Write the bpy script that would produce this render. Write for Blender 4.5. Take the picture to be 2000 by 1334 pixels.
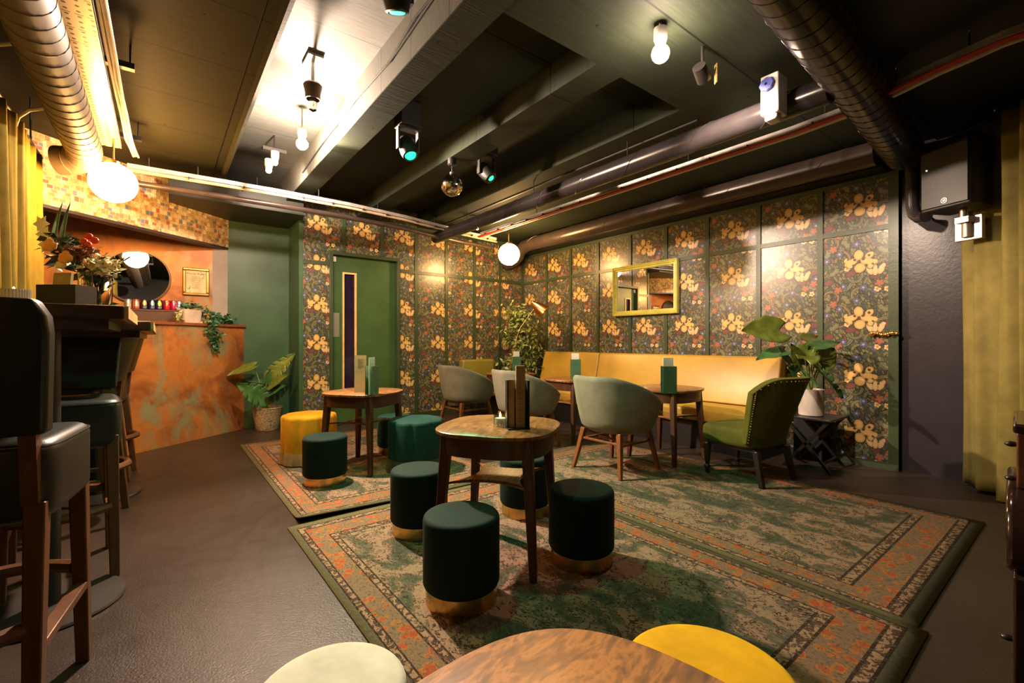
import bpy, bmesh, math, random
from mathutils import Vector, Matrix, Euler
R = math.radians
PI = math.pi
random.seed(7)
for o in list(bpy.data.objects): bpy.data.objects.remove(o)
C = bpy.context.scene.collection
SC = bpy.context.scene

# ------------------------------------------------------------------ camera, world, exposure
YAW = math.atan2(686.0, 889.0)
FX, FY = math.sin(YAW), math.cos(YAW)
RX, RY = math.cos(YAW), -math.sin(YAW)
HC, FPX = 1.1, 888.9
cam_d = bpy.data.cameras.new('camera'); cam_d.lens = 16; cam_d.sensor_width = 36; cam_d.clip_start = 0.02
cam = bpy.data.objects.new('camera', cam_d); C.objects.link(cam)
cam.location = (0, 0, HC); cam.rotation_euler = (R(90), 0, -YAW)
SC.camera = cam
w = bpy.data.worlds.new('world'); SC.world = w; w.use_nodes = True
w.node_tree.nodes['Background'].inputs[0].default_value = (0.9, 0.75, 0.6, 1)
w.node_tree.nodes['Background'].inputs[1].default_value = 0.004
SC.view_settings.view_transform = 'Standard'; SC.view_settings.look = 'None'
SC.view_settings.gamma = 1; SC.view_settings.use_curve_mapping = False
SC.view_settings.exposure = 0.25
WARM = (1.0, 0.74, 0.55)
AMBER = (1.0, 0.50, 0.14)
GREEN = (0.0, 1.0, 0.42)
P_KEY = 620.0      # bare flood in the ceiling recess
P_NEAR = 230.0     # flood over the right of the room
P_GLOBE_L, P_GLOBE_R = 150.0, 105.0   # globe radiance

def point(px, py, d):
    a = (px-1000)/FPX
    return Vector((d*(FX+a*RX), d*(FY+a*RY), HC+(667-py)/FPX*d))
def floor_at(px, py, z=0.0):
    return point(px, py, FPX*(HC-z)/(py-667.0))
def on_x(px, py, X):
    a = (px-1000)/FPX
    return point(px, py, X/(FX+a*RX))
def on_y(px, py, Y):
    a = (px-1000)/FPX
    return point(px, py, Y/(FY+a*RY))
def cs(r, f, z=0.0):
    return Vector((f*FX+r*RX, f*FY+r*RY, z))

# ------------------------------------------------------------------ node helper
class V:
    def __init__(s, nt, k): s.nt = nt; s.k = k
    def m(s, op, *a):
        n = s.nt.nodes.new('ShaderNodeMath'); n.operation = op
        for i, x in enumerate((s,)+a):
            if isinstance(x, V): s.nt.links.new(x.k, n.inputs[i])
            else: n.inputs[i].default_value = x
        return V(s.nt, n.outputs[0])
    def __add__(s, o): return s.m('ADD', o)
    def __sub__(s, o): return s.m('SUBTRACT', o)
    def __mul__(s, o): return s.m('MULTIPLY', o)
    def __truediv__(s, o): return s.m('DIVIDE', o)
    def lt(s, o): return s.m('LESS_THAN', o)
    def gt(s, o): return s.m('GREATER_THAN', o)
    def mn(s, o): return s.m('MINIMUM', o)
    def mx(s, o): return s.m('MAXIMUM', o)
    def ab(s): return s.m('ABSOLUTE')
    def fr(s): return s.m('FRACT')
    def flo(s): return s.m('FLOOR')
    def sn(s): return s.m('SINE')
    def co(s): return s.m('COSINE')
    def sq(s): return s.m('SQRT')
    def wrap(s, h): return s.m('WRAP', h, -h)
    def at2(s, o): return s.m('ARCTAN2', o)

class MT:
    def __init__(s, name, rough=0.5, metal=0.0, spec=0.5):
        s.mat = bpy.data.materials.new(name); s.mat.use_nodes = True
        s.nt = s.mat.node_tree; s.b = s.nt.nodes['Principled BSDF']
        s.b.inputs['Roughness'].default_value = rough; s.b.inputs['Metallic'].default_value = metal
        s.b.inputs['Specular IOR Level'].default_value = spec
    def n(s, t): return s.nt.nodes.new(t)
    def xyz(s, src='Object'):
        t = s.n('ShaderNodeTexCoord'); q = s.n('ShaderNodeSeparateXYZ'); s.nt.links.new(t.outputs[src], q.inputs[0])
        return [V(s.nt, q.outputs[i]) for i in range(3)]
    def comb(s, x, y, z):
        q = s.n('ShaderNodeCombineXYZ')
        for i, k in enumerate((x, y, z)):
            if isinstance(k, V): s.nt.links.new(k.k, q.inputs[i])
            else: q.inputs[i].default_value = k
        return q.outputs[0]
    def vec(s, scale=(1, 1, 1), src='Object'):
        t = s.n('ShaderNodeTexCoord'); q = s.n('ShaderNodeMapping'); s.nt.links.new(t.outputs[src], q.inputs[0])
        q.inputs['Scale'].default_value = scale
        return q.outputs[0]
    def noise(s, vec, scale, detail=3, rough=0.55, dist=0.0, col=False):
        n = s.n('ShaderNodeTexNoise'); n.inputs['Scale'].default_value = scale; n.inputs['Detail'].default_value = detail
        n.inputs['Roughness'].default_value = rough; n.inputs['Distortion'].default_value = dist
        if vec is not None: s.nt.links.new(vec, n.inputs['Vector'])
        return n.outputs['Color'] if col else V(s.nt, n.outputs['Fac'])
    def voro(s, vec, scale, feat='F1', out='Distance', rnd=1.0, metric='EUCLIDEAN'):
        n = s.n('ShaderNodeTexVoronoi'); n.feature = feat; n.inputs['Scale'].default_value = scale
        if feat != 'DISTANCE_TO_EDGE': n.distance = metric
        n.inputs['Randomness'].default_value = rnd
        if vec is not None: s.nt.links.new(vec, n.inputs['Vector'])
        return V(s.nt, n.outputs[out]) if out == 'Distance' else n.outputs[out]
    def ramp(s, fac, stops, const=False):
        r = s.n('ShaderNodeValToRGB'); s.nt.links.new(fac.k if isinstance(fac, V) else fac, r.inputs[0])
        cr = r.color_ramp
        if const: cr.interpolation = 'CONSTANT'
        while len(cr.elements) < len(stops): cr.elements.new(0.5)
        for e, (p, c) in zip(cr.elements, stops): e.position = p; e.color = (*c, 1)
        return r.outputs[0]
    def mix(s, fac, a, b, mode='MIX'):
        n = s.n('ShaderNodeMix'); n.data_type = 'RGBA'; n.blend_type = mode
        for idx, x in ((0, fac), (6, a), (7, b)):
            if isinstance(x, V): s.nt.links.new(x.k, n.inputs[idx])
            elif isinstance(x, bpy.types.NodeSocket): s.nt.links.new(x, n.inputs[idx])
            elif idx == 0: n.inputs[0].default_value = x
            else: n.inputs[idx].default_value = (*x, 1)
        return n.outputs[2]
    def col(s, c):
        if isinstance(c, bpy.types.NodeSocket): s.nt.links.new(c, s.b.inputs['Base Color'])
        else: s.b.inputs['Base Color'].default_value = (*c, 1)
        return s
    def link(s, v, name):
        s.nt.links.new(v.k if isinstance(v, V) else v, s.b.inputs[name]); return s
    def bump(s, v, strength=0.3, dist=0.01):
        b = s.n('ShaderNodeBump'); b.inputs['Strength'].default_value = strength; b.inputs['Distance'].default_value = dist
        s.nt.links.new(v.k, b.inputs['Height']); s.nt.links.new(b.outputs[0], s.b.inputs['Normal']); return s
    def emit(s, c, k):
        s.b.inputs['Emission Color'].default_value = (*c, 1); s.b.inputs['Emission Strength'].default_value = k; return s

def plain(name, c, rough=0.5, metal=0.0, var=0.25, scale=8.0, bump=0.0, spec=0.5, stretch=(1, 1, 1)):
    m = MT(name, rough, metal, spec)
    nz = m.noise(m.vec(stretch), scale, 4)
    m.col(m.ramp(nz, [(0.25, tuple(x*(1-var) for x in c)), (0.75, tuple(min(1, x*(1+var)) for x in c))]))
    if bump: m.bump(m.noise(m.vec(stretch), scale*6, 3), bump, 0.004)
    return m.mat
def velvet(name, c, rough=0.85, sheen=0.3):
    m = MT(name, rough, 0, 0.2)
    nz = m.noise(m.vec(), 6, 4, 0.6)
    m.col(m.ramp(nz, [(0.3, tuple(x*0.78 for x in c)), (0.7, tuple(min(1, x*1.2) for x in c))]))
    m.b.inputs['Sheen Weight'].default_value = sheen; m.b.inputs['Sheen Roughness'].default_value = 0.4
    m.b.inputs['Sheen Tint'].default_value = (*[min(1, x*2.5+0.05) for x in c], 1)
    m.bump(m.noise(m.vec(), 400, 2), 0.15, 0.001)
    return m.mat
def wood(name, dark, light, scale=3.0, stretch=(1, 8, 1), rough=0.35, dist=1.5):
    m = MT(name, rough)
    a = m.noise(m.vec(stretch), scale, 5, 0.6, dist)
    b = m.noise(m.vec(tuple(x*4 for x in stretch)), scale*2, 3)
    f = a*0.75+b*0.25
    m.col(m.ramp(f, [(0.3, dark), (0.48, tuple((p+q)/2 for p, q in zip(dark, light))), (0.55, light), (0.7, dark)]))
    m.bump(f, 0.05, 0.002)
    return m.mat
def glow(name, c, k):
    m = MT(name, 0.4); m.col(c); m.emit(c, k); return m.mat
def glass(name, c=(1, 1, 1), rough=0.03):
    m = MT(name, rough); m.col(c); m.b.inputs['Transmission Weight'].default_value = 1.0; m.b.inputs['IOR'].default_value = 1.45
    return m.mat

# ------------------------------------------------------------------ materials of the room
def wallpaper(name, ax, seed, u0, v0):
    m = MT(name, 0.28, 0, 0.5)
    x, y, z = m.xyz()
    W, H = 0.574, 0.505
    u = (x if ax == 'x' else y*-1.0)-u0
    v = z-v0
    jit = m.noise(m.comb(u, v, seed), 60, 2, 0.6, col=True)
    js = m.n('ShaderNodeSeparateColor'); m.nt.links.new(jit, js.inputs[0])
    u = u+(V(m.nt, js.outputs[0])-0.5)*0.013
    v = v+(V(m.nt, js.outputs[1])-0.5)*0.013
    OUT = (0.016, 0.022, 0.018)
    # dense leafy ground
    lv = m.voro(m.comb(u*1.0+v*0.35, v*0.60, 0.0), 44, 'DISTANCE_TO_EDGE')
    lc = m.voro(m.comb(u*1.0+v*0.35, v*0.60, 0.0), 44, 'F1', 'Color')
    sepc = m.n('ShaderNodeSeparateColor'); m.nt.links.new(lc, sepc.inputs[0])
    leafc = m.ramp(V(m.nt, sepc.outputs[0]), [(0.0, (0.045, 0.070, 0.040)), (0.22, (0.16, 0.16, 0.070)), (0.42, (0.070, 0.095, 0.050)), (0.56, (0.20, 0.17, 0.075)),
                                              (0.70, (0.045, 0.060, 0.095)), (0.80, (0.16, 0.155, 0.075)), (0.93, (0.17, 0.065, 0.040))], True)
    c = m.mix(lv.gt(0.085), OUT, leafc)
    def loc(cx, cy): return (u-cx).wrap(W/2, ), (v-cy).wrap(H/2)
    def ring(c, cx, cy, r, wd, colr, a0):
        du, dv = loc(cx, cy)
        rr = ((du*du+dv*dv).sq()-r).ab()
        side = (du*math.cos(a0)+dv*math.sin(a0)).gt(-r*0.35)
        c = m.mix(rr.lt(wd+0.005)*side, c, OUT)
        c = m.mix(rr.lt(wd)*side, c, colr)
        return m.mix(rr.lt(wd*0.28)*side, c, tuple(k*0.45 for k in colr))
    olive, sage, tan = (0.21, 0.19, 0.075), (0.17, 0.18, 0.10), (0.30, 0.18, 0.075)
    for (cx, cy, r, a0, cc, wd) in ((0.19, -0.10, 0.095, 2.2, olive, 0.011), (-0.17, 0.02, 0.10, 0.5, tan, 0.008), (-0.13, -0.17, 0.075, -1.0, sage, 0.013), (0.22, 0.13, 0.07, 0.4, olive, 0.010),
                                (0.10, -0.20, 0.06, 3.6, sage, 0.009), (-0.22, 0.19, 0.06, 1.0, tan, 0.007), (0.0, 0.21, 0.055, 2.6, olive, 0.009), (-0.03, -0.13, 0.05, 4.6, sage, 0.009), (0.25, 0.02, 0.045, 1.9, tan, 0.006)):
        c = ring(c, cx, cy, r, wd, cc, a0)
    def blob(c, cx, cy, ells, colr, notches=(), edge=0.16, shade=0.62):
        du, dv = loc(cx, cy); q = None
        for (ex, ey, rx, ry, rot) in ells:
            a, b = du-ex, dv-ey; ca, sa = math.cos(rot), math.sin(rot)
            p_ = (a*(ca/rx)+b*(sa/rx)); r_ = (b*(ca/ry)-a*(sa/ry))
            d_ = (p_*p_+r_*r_).sq(); q = d_ if q is None else q.mn(d_)
        c = m.mix(q.lt(1.0+edge), c, OUT)
        body = m.ramp(q, [(0.0, colr), (0.55, colr), (0.98, tuple(k*shade for k in colr))])
        c = m.mix(q.lt(1.0), c, body)
        for (ex, ey, r) in notches:
            a, b = du-ex, dv-ey; c = m.mix((a*a+b*b).sq().lt(r), c, (0.06, 0.045, 0.02))
        return c
    def flower(c, cx, cy, r, n, depth, ph, colr, core=None):
        du, dv = loc(cx, cy)
        rad = (du*du+dv*dv).sq(); lobe = ((dv.at2(du))*(n/2.0)+ph).co().ab()
        q = rad/(lobe*(depth*r)+(1-depth)*r)
        c = m.mix(q.lt(1.22), c, OUT); c = m.mix(q.lt(1.0), c, colr)
        if core: c = m.mix(q.lt(0.36), c, core)
        return c
    gold, pale = (0.70, 0.44, 0.15), (0.70, 0.48, 0.24)
    red, blue, white, berry = (0.36, 0.11, 0.06), (0.075, 0.095, 0.20), (0.36, 0.36, 0.37), (0.17, 0.045, 0.045)
    # acanthus leaves
    for cx, cy, ro in ((-0.19, -0.08, 0.7), (0.17, 0.08, -0.6), (-0.10, 0.17, 2.2), (0.20, -0.20, 2.6), (-0.24, 0.10, 1.3)):
        ca, sa = math.cos(ro), math.sin(ro)
        c = blob(c, cx, cy, [(0, 0, 0.05, 0.018, ro), (0.022*ca, 0.022*sa, 0.026, 0.018, ro+1.1), (-0.02*ca, -0.02*sa, 0.026, 0.016, ro-1.1)], sage)
    for cx, cy in ((-0.065, -0.105), (0.215, -0.055), (-0.235, -0.17)):
        c = blob(c, cx, cy, [(0, 0, 0.042, 0.026, 0.2)], berry, [(-0.018, 0.004, 0.005), (0.0, -0.006, 0.005), (0.016, 0.006, 0.005), (0.004, 0.012, 0.004)])
    for cx, cy in ((0.235, -0.12), (0.03, -0.235), (-0.12, -0.215), (-0.15, 0.085), (0.115, 0.235), (-0.25, 0.03), (0.26, 0.20), (-0.02, 0.155)):
        c = flower(c, cx, cy, 0.031, 5, 0.5, cx*9, blue, white)
    for cx, cy in ((-0.09, -0.055), (0.13, -0.255), (0.20, 0.245)):
        c = flower(c, cx, cy, 0.026, 5, 0.30, 0.4, pale, (0.40, 0.16, 0.05))
    for cx, cy in ((0.215, -0.165), (0.145, -0.205), (-0.20, 0.135), (-0.16, -0.245)):
        c = flower(c, cx, cy, 0.034, 5, 0.50, 0.9, red)
    c = blob(c, 0.115, -0.10, [(0, -0.042, 0.040, 0.022, 0.0)], berry, [(-0.012, -0.042, 0.005), (0.012, -0.044, 0.005)])
    c = blob(c, 0.115, -0.085, [(-0.040, 0.0, 0.022, 0.046, 0.35), (0.0, -0.004, 0.020, 0.048, 0.0), (0.042, 0.0, 0.022, 0.046, -0.35), (0.06, 0.03, 0.014, 0.018, 0)], pale, [(-0.020, 0.012, 0.007), (0.021, 0.012, 0.007)])
    c = blob(c, 0.0, 0.0, [(-0.005, 0.058, 0.036, 0.045, 0), (0.004, -0.058, 0.042, 0.042, 0.2), (-0.062, -0.004, 0.054, 0.030, 0.45), (-0.098, 0.018, 0.022, 0.018, 1.2), (0.062, -0.006, 0.058, 0.030, -0.25),
                           (0.074, 0.046, 0.036, 0.026, 0.7), (0.112, -0.014, 0.022, 0.024, 0.6), (0.082, -0.048, 0.022, 0.026, -0.4), (-0.07, -0.034, 0.024, 0.020, -0.6)], gold,
             [(-0.034, 0.018, 0.011), (0.030, 0.020, 0.013), (0.072, 0.045, 0.012), (-0.084, 0.026, 0.007), (0.052, -0.040, 0.011), (-0.044, -0.032, 0.009), (0.098, -0.032, 0.008), (0.0, 0.004, 0.009)])
    tone = m.noise(m.comb(u, v, 3.0), 3, 2)
    c = m.mix(tone*0.25, c, (0.17, 0.14, 0.09))
    m.col(c)
    m.bump(m.noise(m.comb(x, y, z), 70, 3), 0.06, 0.002)
    return m.mat

def rug_mat(name, hx, hy, seed):
    m = MT(name, 0.95, 0, 0.1)
    x, y, z = m.xyz()
    e = ((x*-1.0).ab()*-1.0+hx)*1.55
    e = e.mn((y.ab()*-1.0)+hy)
    vec = m.comb(x+seed, y, 0.0)
    weave = m.noise(m.comb(x*90.0, y*14.0, seed), 3.0, 2)
    fine = m.noise(m.comb((x+seed)*1.0, y*0.55, 0.0), 95, 3, 0.72)
    big = m.noise(m.comb(x*1.6+seed*2, y*0.9, seed), 3.4, 5, 0.62, 0.8)
    med = m.noise(vec, 9, 4, 0.65, 0.8)
    green, sage, beige = (0.048, 0.064, 0.042), (0.12, 0.12, 0.078), (0.33, 0.215, 0.145)
    big = big*0.75+med*0.25
    field = m.ramp(big, [(0.30, green), (0.43, (0.070, 0.088, 0.056)), (0.475, sage), (0.50, beige), (0.60, (0.33, 0.235, 0.15)), (0.68, (0.13, 0.165, 0.125)), (0.72, (0.30, 0.20, 0.13))])
    con = (((big*7.0).fr()-0.5).ab().lt(0.045))*fine.gt(0.47)
    mot = ((med*5.0).fr()-0.5).ab().lt(0.08)*med.gt(0.48)*fine.gt(0.46)
    field = m.mix(con.mx(mot), field, (0.045, 0.030, 0.024))
    # borders
    tan = m.ramp(fine, [(0.38, (0.11, 0.095, 0.060)), (0.60, (0.34, 0.215, 0.13))])
    bl = m.voro(m.comb(x*1.0+seed+(med-0.5)*0.10, y*1.0+(fine-0.5)*0.05, 0.0), 19, 'F1')
    o1 = (bl+med*0.55).lt(0.74)*fine.gt(0.44)
    r1 = (bl+fine*0.3).lt(0.50)*fine.gt(0.45)
    main = m.mix(o1, tan, (0.46, 0.19, 0.045)); main = m.mix(r1, main, (0.46, 0.085, 0.03))
    g2 = m.noise(vec, 38, 2, 0.7, 0.6)
    guard = m.mix(g2.gt(0.50), (0.38, 0.25, 0.15), (0.09, 0.055, 0.04))
    outer = m.ramp(fine, [(0.35, (0.085, 0.092, 0.055)), (0.65, (0.19, 0.18, 0.105))])
    c = m.mix(e.gt(0.305), guard, field)
    c = m.mix(e.gt(0.255), main, c)
    c = m.mix(e.gt(0.105), guard, c)
    c = m.mix(e.gt(0.055), outer, c)
    c = m.mix(e.gt(0.018), (0.15, 0.13, 0.05), c)
    ln = None
    for k in (0.058, 0.105, 0.255, 0.305):
        q = (e-k).ab().lt(0.006); ln = q if ln is None else ln.mx(q)
    c = m.mix(ln*fine.gt(0.38), c, (0.04, 0.027, 0.022))
    c = m.mix(weave.gt(0.60), c, m.mix(0.7, c, (0.24, 0.20, 0.12)))
    c = m.mix((fine*1.0).gt(0.56)*0.35, c, (0.07, 0.05, 0.035))
    c = m.mix(1.0, c, (0.74, 0.70, 0.70), 'MULTIPLY')
    m.col(c); m.bump(weave, 0.4, 0.004)
    return m.mat

def copper(name):
    m = MT(name, 0.45, 0.2)
    v = m.vec()
    a = m.noise(v, 1.6, 5, 0.6, 0.8); b = m.noise(m.vec((1.6, 1.6, 0.8)), 1.5, 5, 0.62, 1.0); f = m.noise(m.vec((1, 1, 1)), 26, 4, 0.7)
    base = m.ramp(a, [(0.30, (0.10, 0.035, 0.018)), (0.44, (0.36, 0.115, 0.030)), (0.56, (0.60, 0.22, 0.05)), (0.70, (0.30, 0.11, 0.05))])
    ver = ((b-0.50)*7.0).mx(0.0).mn(0.85)
    base = m.mix(ver, base, (0.28, 0.34, 0.20))
    base = m.mix(f*0.35, base, (0.22, 0.09, 0.03))
    m.col(base); m.bump(f, 0.15, 0.004)
    return m.mat

def stamps(name):
    m = MT(name, 0.6)
    x, y, z = m.xyz()
    def layer(cw, ch, off):
        row = (z/ch).flo()
        uu = x/cw+row*off
        col = uu.flo(); fu = uu.fr(); fv = (z/ch).fr()
        wn = m.n('ShaderNodeTexWhiteNoise'); wn.noise_dimensions = '3D'
        m.nt.links.new(m.comb(col, row, off), wn.inputs['Vector'])
        edge = (fu-0.5).ab().mx((fv-0.5).ab())
        return wn, edge
    w1, e1 = layer(0.040, 0.050, 0.37); w2, e2 = layer(0.050, 0.033, 0.61)
    sel = m.n('ShaderNodeTexWhiteNoise'); sel.noise_dimensions = '2D'
    m.nt.links.new(m.comb((x/0.1).flo(), (z/0.1).flo(), 0), sel.inputs['Vector'])
    pal = [(0.0, (0.55, 0.36, 0.15)), (0.2, (0.72, 0.55, 0.30)), (0.4, (0.50, 0.25, 0.08)), (0.52, (0.80, 0.68, 0.45)), (0.68, (0.30, 0.22, 0.12)), (0.78, (0.16, 0.20, 0.30)), (0.84, (0.75, 0.50, 0.20)), (0.93, (0.45, 0.10, 0.07))]
    pic = m.noise(m.comb(x, 0.0, z), 75, 3, 0.7)
    def stamp(wn, e):
        ink = m.ramp(V(m.nt, wn.outputs['Value']), pal, True)
        body = m.mix(pic.gt(0.55), ink, m.mix(0.55, ink, (0.20, 0.12, 0.06)))
        body = m.mix(e.gt(0.43), body, (0.70, 0.57, 0.38))
        return m.mix(e.gt(0.47), body, (0.25, 0.19, 0.11))
    m.col(m.mix(V(m.nt, sel.outputs['Value']).gt(0.5), stamp(w1, e1), stamp(w2, e2)))
    return m.mat

def ceil_mat(name, c, groove=0.62):
    m = MT(name, 0.7, 0, 0.15)
    x, y, z = m.xyz()
    g = m.noise(m.comb(x*3.0, y*40.0, z*3.0), 2.0, 4, 0.6)
    b = m.noise(m.comb(x, y, z), 2.5, 3)
    base = m.ramp(g, [(0.3, tuple(k*0.8 for k in c)), (0.7, tuple(k*1.2 for k in c))])
    base = m.mix(b*0.5, base, tuple(k*0.6 for k in c))
    ln = ((y/groove).fr()-0.5).ab().lt(0.006)
    base = m.mix(ln, base, tuple(k*0.2 for k in c))
    spots = m.voro(m.comb(x, y, z), 7, 'F1').lt(0.06)*b.gt(0.52)
    base = m.mix(spots, base, tuple(k*0.15 for k in c))
    m.col(base); m.bump(g, 0.25, 0.004)
    return m.mat

def wall_paint(name, c, rough=0.5, pits=True):
    m = MT(name, rough, 0, 0.45)
    v = m.vec(); n1 = m.noise(v, 3, 5, 0.6); n2 = m.noise(v, 45, 3)
    m.col(m.ramp(n1, [(0.3, tuple(k*0.8 for k in c)), (0.7, tuple(k*1.2 for k in c))]))
    h = n1*0.5+n2*0.3
    if pits:
        pit = m.voro(v, 11, 'F1').lt(0.07)
        h = h-pit*0.5
    m.bump(h, 0.35, 0.01)
    return m.mat

def perf_mat(name):
    m = MT(name, 0.35, 0.4)
    x, y, z = m.xyz()
    fu = ((x/0.046).fr()-0.5)*0.046; fv = ((y/0.046).fr()-0.5)*0.046
    d = (fu*fu+fv*fv).sq().lt(0.0085)
    slot = ((y/0.138).fr()).lt(0.05)*((x/0.046).fr()-0.5).ab().lt(0.34)
    m.col(m.mix(d.mx(slot), (0.70, 0.58, 0.42), (0.05, 0.03, 0.015)))
    return m.mat
def grille_mat(name):
    m = MT(name, 0.35, 0.3)
    x, y, z = m.xyz()
    fu = ((x/0.009).fr()-0.5); fv = ((z/0.009).fr()-0.5)
    d = (fu*fu+fv*fv).sq().lt(0.33)
    rad = (x*x+(z-0.2)*(z-0.2)).sq()
    ring = ((rad/0.028).fr()-0.5).ab().lt(0.16)*rad.lt(0.12)
    c = m.mix(d, (0.016, 0.014, 0.013), (0.003, 0.003, 0.003))
    m.col(m.mix(ring*d, c, (0.014, 0.013, 0.012)))
    return m.mat
def floor_mat():
    m = MT('floor paint', 0.30, 0, 0.28)
    v = m.vec()
    n1 = m.noise(v, 1.2, 5, 0.6); n2 = m.noise(v, 120, 4, 0.6); n3 = m.noise(v, 9, 4, 0.6, 0.5)
    m.col(m.ramp(n1, [(0.3, (0.030, 0.0185, 0.0135)), (0.7, (0.050, 0.034, 0.027))]))
    rr = m.n('ShaderNodeMapRange'); m.nt.links.new(n3.k, rr.inputs[0]); rr.inputs[3].default_value = 0.20; rr.inputs[4].default_value = 0.50
    m.link(rr.outputs[0], 'Roughness')
    m.bump(n2*0.6+n3*0.25, 0.50, 0.008)
    return m.mat
def leather(name, c, rough=0.35, grain=120):
    m = MT(name, rough, 0, 0.5)
    v = m.vec(); n = m.noise(v, 3, 3)
    m.col(m.ramp(n, [(0.3, tuple(k*0.85 for k in c)), (0.7, tuple(k*1.15 for k in c))]))
    m.bump(m.voro(v, grain, 'DISTANCE_TO_EDGE'), 0.25, 0.002)
    return m.mat
def weave_mat(name):
    m = MT(name, 0.8)
    v = m.vec((1, 1, 3)); a = m.noise(v, 45, 3, 0.7); b = m.noise(m.vec((3, 3, 1)), 30, 2)
    m.col(m.ramp(a, [(0.35, (0.10, 0.065, 0.03)), (0.5, (0.42, 0.30, 0.16)), (0.7, (0.62, 0.48, 0.28))]))
    m.bump(a+b*0.5, 0.9, 0.01)
    return m.mat
def leafm(name, c, var=0.35, rough=0.4):
    return plain(name, c, rough, 0, var, 14)

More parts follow.
